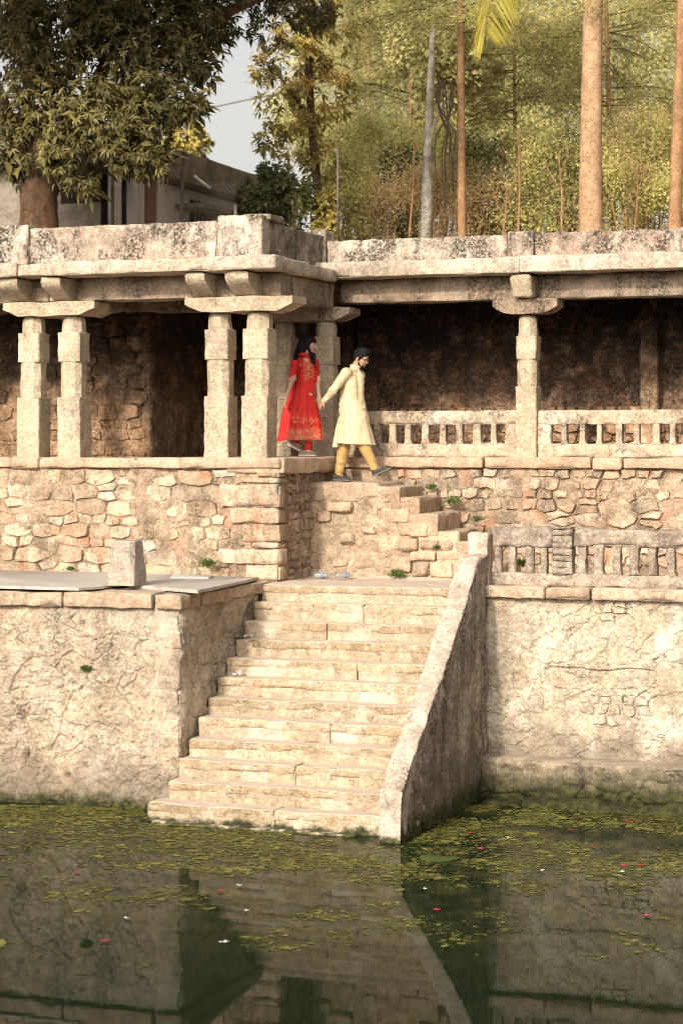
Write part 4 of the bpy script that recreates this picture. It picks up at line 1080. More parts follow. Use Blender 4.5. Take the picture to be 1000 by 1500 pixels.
# ------------------------------------------------------------------ big mango-like tree at left
YM = 7.9
def AT(px, py, Y): return (XA(px, Y), Y, ZA(px, py, Y))
mt = thing('broadleaf_tree', 'big dark broadleaf tree with a thick trunk behind the parapet at far left', 'tree', (XA(62, YM), YM, 6.45))
x0 = XA(62, YM)
limb(mt, [(x0, YM, 6.3), (x0 + .02, YM, 7.2), (x0 - .08, YM, 8.2), (x0 + .1, YM, 9.2)], .35, .27, 'bark', 'trunk', 16, 3, .14, 26)
limb(mt, [(x0 - .05, YM, 8.3), (x0 - .5, YM - .2, 9.3), (x0 - 1.1, YM - .4, 11)], .2, .1, 'bark', 'branch', 8, 4)
limb(mt, [(x0 + .05, YM, 8.6), (x0 + .5, YM + .5, 9.6), (x0 + 1.2, YM + 1.0, 11.4)], .19, .07, 'bark', 'branch', 8, 5)
limb(mt, [(x0 + .6, YM, 9.2), (x0 + 2.6, YM + .6, 10.9), (x0 + 5.0, YM + 1.4, 12.0)], .13, .05, 'bark', 'branch', 8, 6)
rng = np.random.default_rng(4)
def lob(px, py, Y, r, ry=None, w=None, rz=None):
    x, y, z = AT(px, py, Y); k = FPX / ((Y - CAMY) / .90); return (x, y, z, r / k, (ry or r) / k, (rz or r) / k, w or r * r)
LB = [lob(135, 175, 6.9, 62), lob(95, 225, 7.1, 40), lob(190, 215, 7.0, 45), lob(120, 258, 7.0, 26), lob(45, 150, 7.3, 60), lob(25, 215, 7.5, 45), lob(215, 150, 7.3, 50), lob(262, 148, 7.5, 34), lob(225, 240, 7.2, 24),
      lob(60, 60, 7.6, 75), lob(165, 70, 7.8, 70), lob(250, 75, 7.9, 55), lob(130, 0, 7.8, 75), lob(285, 20, 8.2, 50), lob(10, 10, 7.8, 70), lob(345, 15, 8.8, 38, 30, 900), lob(405, 28, 9.2, 42, 30, 1200), lob(450, 10, 9.4, 36, 30, 900), lob(225, 5, 8, 60), lob(410, -60, 9.4, 75, 60, 2500), lob(300, -70, 8.6, 80, 60, 2500),
      lob(60, 250, 8.1, 40), lob(200, 180, 8.3, 60)]
pos, ax = [], []
for l in LB:
    c, r = np.array(l[:3]), np.array(l[3:6]); k = int(20 + 170 * (r[0] * r[2]))
    u = rng.normal(size=(k, 3)); u /= np.linalg.norm(u, axis=1, keepdims=True)
    pos.append(c + u * r * rng.uniform(.72, 1.06, (k, 1))); ax.append(u)
pos = np.concatenate(pos); ax = np.concatenate(ax)
def whorls(pos, ax, rng, n=(7, 11), L=(.11, .175), wd=.15, droop=.55):
    P, D, LL, RR = [], [], [], []
    for p, a in zip(pos, ax):
        m = rng.integers(*n); t = float(np.clip(.45 + .55 * fbm(p[None] * .9, 2, 3)[0] + .2 * rng.normal(), 0, 1))  # leaf tone varied by clump to imitate sunlit and shaded clumps
        a = a + np.array([0, 0, .25]); a /= np.linalg.norm(a)
        e = np.cross(a, [.3, .2, .9]); e /= np.linalg.norm(e); f = np.cross(a, e)
        for k in range(m):
            an = 2 * math.pi * (k + rng.uniform(-.25, .25)) / m
            d = (e * math.cos(an) + f * math.sin(an)) + a * rng.uniform(.15, .7) + np.array([0, 0, -droop])
            P.append(p + a * rng.uniform(-.04, .04)); D.append(d); LL.append(rng.uniform(*L)); RR.append(np.clip(t * .6 + rng.random() * .4, 0, 1))
    return np.array(P), np.array(D), np.array(LL), np.array(RR)
P_, D_, L_, R_ = whorls(pos, ax, rng)
d_cam = np.hypot(P_[:, 0] - CAMX, P_[:, 1] - CAMY)
near = np.argsort(d_cam)[:3000]; pick = set(rng.choice(near, 290, replace=False).tolist())
keep = np.array([i not in pick for i in range(len(P_))])
V_, F_ = leaf_arrays(P_[keep], D_[keep], L_[keep], L_[keep] * .13, rng, .18)
leaf_obj('foliage', V_, F_, 'mango_leaf', mt, R_[keep], 5)['kind'] = 'stuff'
for i in sorted(pick):
    V_, F_ = leaf_arrays(P_[i:i + 1], D_[i:i + 1], L_[i:i + 1], L_[i:i + 1] * .145, rng, .18)
    leaf_obj('leaf', V_, F_, 'mango_leaf', mt, R_[i:i + 1], 5)
# unseen boughs above the frame, added over the roof to shade the upper crown
bush(mt, [(XA(100, 4.6), 4.6, 12.4, 2.2, 1.1, .9, 1), (XA(260, 4.6), 4.8, 12.8, 2.0, 1.1, .9, 1), (XA(-80, 5), 4.8, 12.2, 1.6, 1.2, .9, 1)], 12000, .24, 'mango_leaf', 5, 'shade_bough', .16)
inner = [(x, y + .3, z, r * .7, q * .7, s * .7, w) for x, y, z, r, q, s, w in LB[:15] + LB[17:19]]
bush(mt, inner, 7000, .24, 'mango_leaf', 6, 'inner_foliage', .17, sub=.3)

# ------------------------------------------------------------------ flowering tree in the middle
YF = 12.5
ft = thing('flowering_tree', 'yellow green tree with pale orange blossom hanging over the house roof', 'tree', (XA(475, YF), YF, 6.45))
limb(ft, [(XA(478, YF), YF, 6.3), (XA(470, YF), YF, 8), (XA(455, YF), YF, 10), (XA(445, YF), YF, 12.6)], .10, .06, 'bark', 'trunk', 8, 3)
limb(ft, [AT(455, 180, YF), AT(430, 140, YF - .2), AT(400, 100, YF - .4)], .05, .02, 'bark', 'branch', 6, 5)
LF = [lob(430, 95, 12.2, 50), lob(415, 160, 12.0, 38), lob(440, 205, 12.2, 38), lob(470, 130, 12.8, 50), lob(395, 205, 12.1, 20), lob(480, 40, 12.8, 60), lob(440, 20, 12.4, 50), lob(470, 240, 12.6, 40), lob(385, 100, 12.2, 16, 16, 300)]
rng = np.random.default_rng(14)
pos, ax = [], []
for l in LF:
    c, r = np.array(l[:3]), np.array(l[3:6]); k = int(10 + 75 * (r[0] * r[2]))
    u = rng.normal(size=(k, 3)); u /= np.linalg.norm(u, axis=1, keepdims=True)
    pos.append(c + u * r * rng.uniform(.55, 1.05, (k, 1))); ax.append(u)
pos = np.concatenate(pos); ax = np.concatenate(ax)
P_, D_, L_, R_ = whorls(pos, ax, rng, (6, 9), (.15, .23))
V_, F_ = leaf_arrays(P_, D_, L_, L_ * .15, rng, .18)
leaf_obj('foliage', V_, F_, 'gold_leaf', ft, R_, 5)['kind'] = 'stuff'
sel = rng.choice(len(pos), 55, replace=False); bp = np.repeat(pos[sel] + ax[sel] * .06, 70, 0) + rng.normal(size=(55 * 70, 3)) * np.array([.085, .085, .07])
V_, F_ = leaf_arrays(bp, rng.normal(size=bp.shape), rng.uniform(.03, .06, len(bp)), np.full(len(bp), .016), rng)
leaf_obj('blossom', V_, F_, 'blossom', ft, rng.random(len(bp)), 5)['kind'] = 'stuff'

# ------------------------------------------------------------------ feathery trees
def feathery(label, px, Y, top, seed, spread=1.9, trunk_w=.16, z_low=8.6, nb=44, lean=0.0, group=None, mat='needle', bark='bark_orange', dens=34):
    rng = np.random.default_rng(seed)
    x = XA(px, Y)
    t = thing('feathery_tree', label, 'tree', (x, Y, 6.45), group)
    limb(t, [(x, Y, 6.3), (x + lean * .3, Y, 8.5), (x + lean * .6, Y, 10.5), (x + lean, Y, top)], trunk_w / 2, trunk_w * .28, bark, 'trunk', 12, seed, .08, 30)
    NP, ND = [], []
    bp = []
    for k in range(nb):
        z = rng.uniform(z_low, top - .2); a = rng.uniform(0, 2 * math.pi); ln = spread * rng.uniform(.5, 1.1) * (1 - .35 * (z - z_low) / (top - z_low))
        b0 = np.array([x + lean * (z - 6.4) / (top - 6.4), Y, z]); dv = np.array([math.cos(a), math.sin(a), rng.uniform(-.05, .45)])
        q = [b0 + dv * ln * s + np.array([0, 0, -.35 * ln * s * s]) for s in (0, .35, .7, 1)]
        V, F = tube(q, [.013, .010, .007, .004], 5); bp.append((V, F))
        for s in rng.uniform(.2, 1.05, int(dens * .8)):
            c = b0 + dv * ln * s + np.array([0, 0, -.35 * ln * s * s]) + rng.normal(size=3) * .10
            m = 22; side = rng.normal(size=3) * .7 + dv * .6 + np.array([0, 0, -.15])
            NP.append(np.repeat(c[None], m, 0) + rng.normal(size=(m, 3)) * .085); ND.append(side + rng.normal(size=(m, 3)) * .55)
    V, F = join(bp); obj('branches', V, F, M['bark'], t)
    NP = np.concatenate(NP); ND = np.concatenate(ND)
    V, F = blade_arrays(NP, ND, rng.uniform(.06, .15, len(NP)), np.full(len(NP), .011), rng)
    leaf_obj('foliage', V, F, mat, t, rng.random(len(NP)), 4)['kind'] = 'stuff'
    return t
feathery('feathery tree with a straight slim orange trunk near the middle of the wood', 677, 11.2, 15.0, 31, 2.3, .165, 10.9, 50, -.05, None, dens=40)
feathery('feathery tree with a leaning rough trunk at the right edge', 984, 10.6, 15.0, 32, 2.0, .23, 10.6, 40, .22)
feathery('feathery tree with very thin stem right of the slim orange trunk', 758, 17.0, 13.5, 33, 1.9, .09, 10.4, 36, -.1)
feathery('feathery tree with thin rust coloured stem and tall loose crown left of the pale trunk', 597, 17.5, 15, 34, 2.6, .11, 9.6, 54, .1)
feathery('feathery tree behind the thick palm trunk, its boughs to both sides', 905, 17.0, 15, 35, 2.4, .12, 10.2, 44, -.3)
feathery('feathery tree with drooping boughs farther back left of the slim orange trunk', 540, 20.0, 16, 36, 2.6, .12, 9.8, 50, .0)

# ------------------------------------------------------------------ coconut palm
YP_ = 10.4
xp = XA(867, YP_)
pm = thing('coconut_palm', 'coconut palm with a thick smooth pale orange trunk', 'palm', (xp, YP_, 6.45))
zz = np.linspace(6.3, 15.4, 120); rr_ = np.interp(zz, [6.3, 6.9, 8.5, 11, 15.4], [.235, .205, .178, .150, .125])
rr_ = rr_ + .004 * np.sin(zz * 34) + .003 * np.sin(zz * 13)
V_, F_ = tube([(xp + .03 * math.sin(z * .6), YP_, z) for z in zz], rr_, 20, 7, .03); obj('trunk', V_, F_, M['bark_palm'], pm)
pm2_ = None
def frond(pts, nl, ll, seed, split):
    rng = np.random.default_rng(seed); P = np.array(pts, float); t = np.linspace(0, 1, len(P)); tt = np.linspace(0, 1, 24)
    Q = np.stack([np.interp(tt, t, P[:, k]) for k in range(3)], 1)
    for _ in range(3): Q[1:-1] = (Q[:-2] + 2 * Q[1:-1] + Q[2:]) / 4
    V, F = tube(Q, np.interp(tt, [0, 1], [.03, .006]), 6); fr = obj('frond', V, F, M['frond'], pm)
    lv = []
    for k in range(nl):
        s = .22 + .78 * k / nl
        p = np.array([np.interp(s, tt, Q[:, j]) for j in range(3)]); q = np.array([np.interp(min(1, s + .04), tt, Q[:, j]) for j in range(3)])
        tg = (q - p) / max(np.linalg.norm(q - p), 1e-6) if s < .97 else tg
        sd = np.cross(tg, [0, 0, 1]); sd /= max(np.linalg.norm(sd), 1e-6)
        for sg in (-1, 1):
            d = (tg * .8 + np.array([.75, -.25, -.1]) if sg > 0 else tg * 1.0 + np.array([-.12, .2, 0])) if split and pm is not pm2_ else tg * .8 + sd * sg * .62 + np.array([0, 0, -.35]) + rng.normal(size=3) * .08
            L = ll * (.55 + .6 * math.sin(math.pi * min(1, s * 1.05))) * rng.uniform(.85, 1.1)
            lv.append(leaf_arrays(p[None], d[None], [L], [L * .017], rng, .10, np.array([[0, -.7, .7]])))
    if split:
        for V, F in lv: leaf_obj('leaflet', V, F, 'frond', fr, np.array([rng.random()]), 5)
    else:
        V, F = join(lv); leaf_obj('leaflets', V, np.array(F), 'frond', fr, np.repeat(rng.random(), 1), len(V))['kind'] = 'stuff'
top = np.array([xp, YP_, 15.4])
a1 = AT(770, -75, YP_ - .6); a2 = AT(728, -30, YP_ - .8); a3 = AT(712, 20, YP_ - .9); a4 = AT(709, 48, YP_ - 1.0)
frond([top, AT(830, -190, YP_ - .3), a1, a2, a3, a4], 52, .95, 3, True)
for k in range(11):
    a = k * 2 * math.pi / 11 + .3; d = np.array([math.cos(a), math.sin(a), 0])
    if 2.7 < a < 3.7: continue
    frond([top, top + d * 1.2 + np.array([0, 0, .8]), top + d * 2.5 + np.array([0, 0, .6]), top + d * 3.4 + np.array([0, 0, -.3])], 40, .6, 20 + k, False)
# second palm at the left, only a frond tip reaches into view
xq_ = XA(-70, 6.6); pm2 = thing('coconut_palm', 'coconut palm at the left edge with only its pale frond tips in view', 'palm', (xq_, 6.6, 6.6)); pm = pm2; pm2_ = pm2
V_, F_ = tube([(xq_, 6.6, z) for z in np.linspace(6.5, 12.2, 30)], .14, 12); obj('trunk', V_, F_, M['bark_palm'], pm2)
top = np.array([xq_, 6.6, 12.2])
frond([top, AT(-40, -120, 6.4), AT(-5, -60, 6.3), AT(10, 0, 6.2)], 40, .5, 40, True)
for k in range(5):
    a = 1.6 + k * .9; d = np.array([math.cos(a), math.sin(a), 0]); frond([top, top + d * 1.0 + np.array([0, 0, .6]), top + d * 2.2 + np.array([0, 0, -.2])], 30, .5, 50 + k, False)

# ------------------------------------------------------------------ pale trunk, dead vines, thin stems
Yw = 11.6
t = thing('pale_tree', 'slender tree with mottled whitish bark between the scrub', 'tree', (XA(625, Yw), Yw, 6.45))
limb(t, [AT(624, 360, Yw), AT(625, 270, Yw), AT(627, 200, Yw), AT(630, 120, Yw), AT(634, 40, Yw)], .105, .05, 'bark_pale', 'trunk', 10, 9, .08, 24)
limb(t, [AT(627, 210, Yw), AT(640, 170, Yw), AT(662, 130, Yw)], .04, .02, 'bark_pale', 'branch', 6, 10)
bush(t, [lob(640, 40, 15, 60), lob(610, 90, 15.2, 45), lob(670, 110, 15.2, 40)], 3500, .12, 'far_leaf', 61)
v = thing('hanging_vines', 'tangle of dark dead vines hanging beside the slim orange trunk', 'vines', AT(655, 120, 11.0))
rv = random.Random(8)
for k in range(7):
    xA_, xB = 646 + rv.uniform(-6, 16), 640 + rv.uniform(-8, 28)
    limb(v, [AT(xA_, 118, 11.0), AT(xA_ + rv.uniform(-4, 4), 160, 10.9), AT(xB + rv.uniform(-5, 5), 195, 11.0), AT(xB - 4, 225, 11.0), AT(xB + rv.uniform(-4, 6), 262 + rv.uniform(0, 70), 11.1)], .018, .010, 'vine', 'vine', 6, k, .1)
for k, (px, y1, lean, Y) in enumerate(((599, 190, 8, 11.4), (758, 195, 0, 11.5), (736, 255, 6, 12), (822, 215, -6, 12), (928, 240, 5, 11.8))):
    t = thing('sapling', ['rust coloured bare sapling left of the whitish trunk', 'grey brown bare sapling standing upright right of the slim orange trunk', 'thin leaning bare sapling in the scrub behind the parapet pier', 'thin bare sapling left of the thick palm trunk', 'thin bare sapling between the palm and the right edge trunk', 'thin bare sapling close against the palm trunk', 'thin bare sapling touching the slim orange trunk on its right', 'thin bare sapling behind the yellow scrub above the inner corner'][k], 'sapling', (XA(px, Y), Y, 6.45))
    limb(t, [AT(px, 350, Y), AT(px + lean * .4 + 3, (350 + y1) / 2, Y), AT(px + lean, y1, Y)], .022, .009, 'bark_orange', 'trunk', 7, k, .1)
    limb(t, [AT(px + lean * .5, y1 + 45, Y), AT(px + lean * .5 + 12, y1 + 15, Y), AT(px + lean + 16, y1 - 10, Y)], .012, .006, 'bark_orange', 'branch', 5, k)
    limb(t, [AT(px + lean * .5, y1 + 65, Y), AT(px + lean * .5 - 14, y1 + 38, Y), AT(px + lean - 22, y1 + 20, Y)], .011, .005, 'bark_orange', 'branch', 5, k)

# ------------------------------------------------------------------ scrub and far trees
rb_ = random.Random(21)
def shrub(label, px, py, Y, r, n, mat, seed, L=.11, group=None, rz=None, nm='shrub'):
    x, y, z = AT(px, py, Y); k = FPX / ((Y - CAMY) / .94)
    t = thing(nm, label, 'shrub', (x, y, 6.45), group)
    rr = r / k; lobes = []
    for j in range(7):
        a = rb_.uniform(0, 2 * math.pi); q = rb_.uniform(.2, .8)
        q *= 1.15
        lobes.append((x + rr * q * math.cos(a), y + rr * .6 * q * math.sin(a), z + rr * rb_.uniform(-.6, .9), rr * rb_.uniform(.35, .6), rr * .5, rr * rb_.uniform(.35, .6), 1))
    z_ = z - rr
    while z_ > 6.6:
        lobes.append((x + rb_.uniform(-.4, .4) * rr, y, z_, rr * .6, rr * .5, rr * .5, 1)); z_ -= rr * .6
    bush(t, lobes, n, L, mat, seed, sub=.42 if nm == 'shrub' else .25, shell=.2)
    V, F = join([tube([(x + rb_.uniform(-.3, .3) * rr, y, 6.4), (x + rb_.uniform(-.3, .3) * rr, y, (6.4 + z) / 2), (x + rb_.uniform(-.5, .5) * rr, y, z + rr * .3)], [.02, .015, .008], 5) for _ in range(5)])
    obj('stems', V, F, M['bark_orange'], t)
k = 0
SC = [(495, 300, 12.4, 52, 'scrub'), (540, 275, 13.2, 60, 'scrub'), (575, 310, 12.6, 50, 'scrub_dry'), (605, 255, 14.4, 62, 'scrub'), (645, 300, 12.8, 52, 'scrub_dry'), (700, 300, 12.4, 52, 'scrub_dry'), (715, 235, 12.8, 50, 'dark_leaf'), (735, 285, 13.0, 52, 'scrub'), (790, 295, 12.8, 56, 'scrub'), (800, 240, 14.4, 56, 'scrub'), (835, 300, 13.6, 47, 'scrub_dry'), (905, 300, 12.8, 56, 'scrub'), (940, 280, 13.4, 52, 'scrub_dry'), (975, 315, 12.8, 50, 'scrub'), (1015, 290, 12.8, 56, 'scrub'), (520, 215, 15.2, 56, 'scrub'), (660, 225, 15.2, 56, 'scrub'), (885, 235, 15.6, 56, 'scrub'), (560, 215, 14.6, 48, 'scrub'), (590, 235, 13.6, 30, 'dark_leaf'), (760, 240, 14.0, 48, 'scrub'), (842, 232, 13.8, 40, 'dark_leaf'), (860, 262, 13.0, 48, 'scrub'), (960, 235, 14.4, 52, 'scrub'), (1005, 240, 15.0, 52, 'scrub'), (690, 255, 13.2, 44, 'scrub'), (630, 262, 13.4, 46, 'scrub'), (925, 215, 15.2, 48, 'scrub_dry')]  # some dark bushes are added to stand for shaded gaps
SCL = ['right beside the metal pole at the inner corner', 'left of the rust coloured sapling', 'low at the foot of the rust coloured sapling', 'tall behind the rust coloured sapling', 'low between whitish and orange trunks', 'low right of the slim orange trunk', 'twining tall right of the slim orange trunk', 'by the parapet pier', 'midway between parapet pier and palm', 'tall left of the palm, farther back', 'low at the left foot of the thick palm', 'low at the right foot of the thick palm', 'midway between palm and right edge trunk', 'low left of the right edge trunk', 'at the far right edge', 'tall behind the inner corner', 'tall behind hanging vines', 'tall behind the thick palm trunk', 'tall left of the whitish trunk', 'added as a shaded gap left of the whitish trunk', 'tall between slim trunk and palm', 'added as a shaded gap just left of the palm', 'close behind the palm trunk', 'tall left of the right edge trunk', 'tall at the far right edge', 'just right of the slim orange trunk, behind', 'just right of the whitish trunk, behind', 'tall between the palm and the right edge']
for px, py, Y, r, mat in SC:
    col = {'scrub': 'bright yellow green', 'scrub_dry': 'dry orange brown', 'dark_leaf': 'dark green'}[mat]
    shrub(f'{col} scrub bush {SCL[k]}', px, py, Y, r, 5600, mat, 300 + k, .052 if mat != 'scrub_dry' else .042, 'sunlit scrub bushes behind the parapet'); k += 1
for px, py, Y, r in ((375, 300, 10.4, 26), (425, 290, 10.8, 42), (465, 315, 11, 32), (405, 265, 11.2, 26), (350, 318, 10.2, 14)):
    shrub({375: 'dark green creeper bush against the house end below the sky gap', 425: 'large dark green bush between the house end and the metal pole', 465: 'yellowing bush just left of the thin metal pole', 405: 'dark green bush top touching the flowering tree above the house end', 350: 'lowest dark bush right of the grilled house window'}[px], px, py, Y, r, 2200, 'dark_leaf' if px < 440 else 'gold_leaf', 350 + px, .09, 'dark bushes between house and corner', nm='bush')
FT = [(985, 245, 34, 60), (520, 90, 34, 120), (600, 40, 38, 130), (690, 60, 36, 120), (770, 110, 34, 105), (810, 10, 40, 120), (890, 190, 42, 80), (930, 60, 44, 90), (1000, 120, 36, 90), (1060, 40, 38, 120), (640, 190, 32, 90), (750, 200, 33, 85), (480, 210, 36, 80)]
FTL = ['low at the right edge', 'behind the flowering tree on its right', 'tall behind the whitish trunk', 'behind the top of the slim orange trunk', 'below and right of the palm frond', 'rising left of the thick palm trunk top', 'low behind the thick palm trunk', 'tall right of the thick palm trunk', 'behind the right edge trunk', 'at the far right corner', 'low behind the hanging vines', 'low between the slim trunk and the palm', 'low above the inner parapet corner']
for j, (px, py, Y, r) in enumerate(FT):
    x, y, z = AT(px, py, Y); kk = FPX / ((Y - CAMY) / .94); rr = r / kk
    t = thing('far_tree', f'hazy green tree far back in the wood, {FTL[j]}', 'tree', (x, y, 6.5), 'trees far back in the wood')
    lobes = [(x + rb_.uniform(-.7, .7) * rr, y + rb_.uniform(-.5, .5) * rr, z + rb_.uniform(-.7, .7) * rr, rr * rb_.uniform(.3, .5), rr * .4, rr * rb_.uniform(.25, .45), 1) for _ in range(12)]
    bush(t, lobes, 14000, .10, 'far_leaf', 400 + j, 'crown', sub=.30)
    limb(t, [(x, y, 6.4), (x + .2, y, (6.4 + z) / 2), (x, y, z + rr * .4)], .16, .06, 'bark', 'trunk', 7, j)
rng = np.random.default_rng(77)
n = 26000; xx = rng.uniform(-70, 60, n); yy = rng.uniform(60, 75, n); hh = 6.5 + (4.5 + 1.8 * vnoise(np.c_[xx * .18, xx * 0, xx * 0], 5)) * rng.random(n) ** .7 * np.clip((xx + 13) / 6, .35, 1)
V_, F_ = leaf_arrays(np.c_[xx, yy, hh], rng.normal(size=(n, 3)), np.full(n, .55), np.full(n, .2), rng)
leaf_obj('treeline', V_, F_, 'far_leaf', None, rng.random(n), 5)['kind'] = 'stuff'

# ------------------------------------------------------------------ HOUSE behind the left wing
hx, hy0, hy1 = XA(168, 9.4), 9.4, 17.6
hz = 9.40
hs = thing('house', 'low old house with flat roof edge and grilled window behind the big tree', 'house', (hx, 13, 6.45))
def hp(name, lo, hi, mat, parent=None):
    V, F = box(lo, hi); return obj(name, V, F, M[mat], parent or hs, smooth=False)
hp('wall', (hx - 7, hy0 + .02, 6.4), (hx - 1.0, hy1, 8.85), 'house_dark')
hp('wall', (hx - 1.0, hy0 + 2.2, 6.4), (hx - .35, hy1, 8.85), 'house_white')
V_, F_ = wornbox((hx - 7.2, hy0 - .5, 8.87), (hx + .02, hy1 + .3, 9.40), .02, .02, .4, 3, 2); obj('roof', V_, F_, M['house_dark'], hs)
hp('awning', (hx - .9, hy0 + 3.2, 8.45), (hx + .25, hy1, 8.53), 'house_dark')
for k, (a, b, mat) in enumerate(((168, 178, 'house_white'), (195, 203, 'house_white'), (204, 212, 'house_white'), (215, 229, 'house_brown'), (231, 240, 'house_white'))):
    X_ = hx - .12; ya, yb = YA(a, X_), YA(b, X_)
    hp('column', (X_ - .12, ya, 6.4), (X_, yb, 8.86), mat)
X_ = hx - .33
hp('doorway', (X_ - .01, YA(180, X_), 6.4), (X_ + .01, YA(194, X_), 8.3), 'house_black')
yw0, yw1 = YA(279, X_), YA(307, X_)
wf = hp('window', (X_ - .02, yw0, ZA(280, 330, yw0)), (X_ + .03, yw1, ZA(280, 292, yw0)), 'house_black')
for k in range(5):
    y_ = yw0 + (yw1 - yw0) * (k + .5) / 5; hp('bar', (X_ + .04, y_ - .03, 6.9), (X_ + .07, y_ + .03, ZA(280, 292, yw0)), 'metal', wf)
for k in range(3): z_ = 7.2 + k * .35; hp('rail', (X_ + .035, yw0, z_), (X_ + .065, yw1, z_ + .05), 'metal', wf)
hp('gate_panel', (hx - 1.6, hy0 - .03, 6.4), (hx - .25, hy0 + .0, 8.2), 'house_dark')
V_, F_ = tube([AT(285, 258, 12), AT(308, 276, 12)], .03, 6); obj('drain_pipe', V_, F_, M['house_white'], hs)
tk = thing('water_tank', 'small pale roof tower seen beyond the house roof', 'tower', AT(272, 215, 24))
V_, F_ = wornbox((XA(269, 24), 24, 8), (XA(277, 24), 24.6, ZA(272, 182, 24)), .02, .01, .3, 4); obj('shaft', V_, F_, M['house_dark'], tk)
V_, F_ = wornbox((XA(267.5, 24), 23.9, ZA(272, 186, 24)), (XA(278.5, 24), 24.7, ZA(272, 181, 24)), .02, .01, .3, 4); obj('cap', V_, F_, M['house_dark'], tk)
t = thing('far_tree', 'small pale tree top showing above the middle of the house roof', 'tree', AT(275, 230, 22)); bush(t, [lob(278, 218, 22, 26), lob(255, 205, 22, 22)], 1500, .14, 'gold_leaf', 500, 'crown')
limb(t, [AT(275, 330, 22), AT(275, 220, 22)], .08, .05, 'bark', 'trunk')

# fence, posts and cable
fn = thing('chain_link_fence', 'chain link fence with a dark leaning post in front of the house', 'fence', AT(250, 330, 8.7))
V_, F_ = tube([AT(265, 345, 8.7), AT(267, 270, 8.7), AT(270, 222, 8.7)], .032, 8); obj('fence_post', V_, F_, M['metal'], fn)
V_, F_ = tube([AT(165, 345, 8.7), AT(165, 262, 8.7)], .03, 8); obj('fence_post', V_, F_, M['metal'], fn)
V_, F_ = tube([AT(345, 345, 8.7), AT(345, 300, 8.7)], .03, 8); obj('fence_post', V_, F_, M['metal'], fn)
ws = []
xa_, xb_ = XA(165, 8.7), XA(345, 8.7); za_, zb_ = 6.5, 8.35
s = xa_ - (zb_ - za_)
while s < xb_:
    for sg in (1, -1):
        p, q = (s, za_), (s + (zb_ - za_), zb_)
        if sg < 0: p, q = (s, zb_), (s + (zb_ - za_), za_)
        t0 = max(0, (xa_ - p[0]) / (q[0] - p[0])); t1 = min(1, (xb_ - p[0]) / (q[0] - p[0]))
        if t1 > t0: ws.append(tube([(p[0] + (q[0] - p[0]) * t, 8.7 + .004 * sg, p[1] + (q[1] - p[1]) * t) for t in (t0, t1)], .0022, 4))
    s += .075
V_, F_ = join(ws); obj('wire_mesh', V_, F_, M['wire'], fn)['kind'] = 'stuff'
V_, F_ = tube([AT(495, 352, 6.2), AT(494.5, 215, 6.2)], .016, 8); tag(obj('metal_pole', V_, F_, M['metal']), 'thin rusty metal pole standing at the inner corner of the parapets', 'pole')
V_, F_ = tube([AT(200, 180, 30), AT(300, 160, 30), AT(372, 144, 30), AT(520, 118, 30)], .02, 5); tag(obj('overhead_cable', V_, F_, M['metal']), 'dark overhead cable crossing the gap of pale sky', 'cable')

# ------------------------------------------------------------------ weeds, litter, petals, algae
def weed(label, px, py, Y, r, n, seed, L=.05):
    x, y, z = AT(px, py, Y); rng = np.random.default_rng(seed)
    p = np.array([x, y, z]) + rng.normal(size=(n, 3)) * np.array([r * .45, r * .3, r * .2])
    d = (p - np.array([x, y + .03, z - r])) + rng.normal(size=p.shape) * r * .6
    V, F = leaf_arrays(p, d, rng.uniform(.6, 1.3, n) * L, np.full(n, L * .22), rng)
    t = thing('weed', label, 'weed', (x, y, z - r)); leaf_obj('foliage', V, F, 'weed', t, rng.random(n), 5)['kind'] = 'stuff'
weed('bushy green weed at the foot of the rubble wall beside the corner stones', 305, 826, 2.72, .11, 240, 1, .045)
weed('round green weed growing out of the plaster face of the terrace', 126, 980, -.06, .06, 150, 2, .035)
weed('small green weed on the upper step below the railing', 632, 714, 4.95, .07, 110, 3, .04)
weed('green weed on the second step by the rubble wall', 662, 735, 4.9, .10, 150, 4, .05)
weed('pale green weed at the foot of the earthen wall beside the landing', 582, 842, 3.98, .10, 160, 5, .045)
weed('tiny green weed in a joint of the earthen wall', 640, 803, 4.0, .05, 60, 6, .035)
weed('low dry weed tuft at the foot of the rubble wall far left', 105, 834, 2.8, .07, 90, 7, .035)
weed('green weed on the lowest visible step of the side flight', 700, 762, 4.7, .07, 90, 8, .045)
weed('sparse weed at the left end of the upper steps', 352, 938, 1.7, .07, 90, 9, .04)
weed('weed tuft seen through the balustrade opening near its brick pier', 762, 826, 3.4, .09, 120, 10, .05)
M['plastic'] = plain('clear_plastic', (.62, .66, .68), .25, .08, 10, .5)
M['plastic'].node_tree.nodes['Principled BSDF'].inputs['Transmission Weight'].default_value = .75
M['label_blue'] = plain('blue_label', (.22, .32, .48), .5, .3)
M['paper'] = plain('paper_scrap', (.74, .72, .68), .8, .06)
M['petal_red'] = plain('red_petal', (.42, .03, .05), .6, .25)
M['petal_white'] = plain('white_petal', (.75, .72, .66), .7, .1)
M['petal_pink'] = plain('pink_petal', (.6, .08, .22), .6, .2)
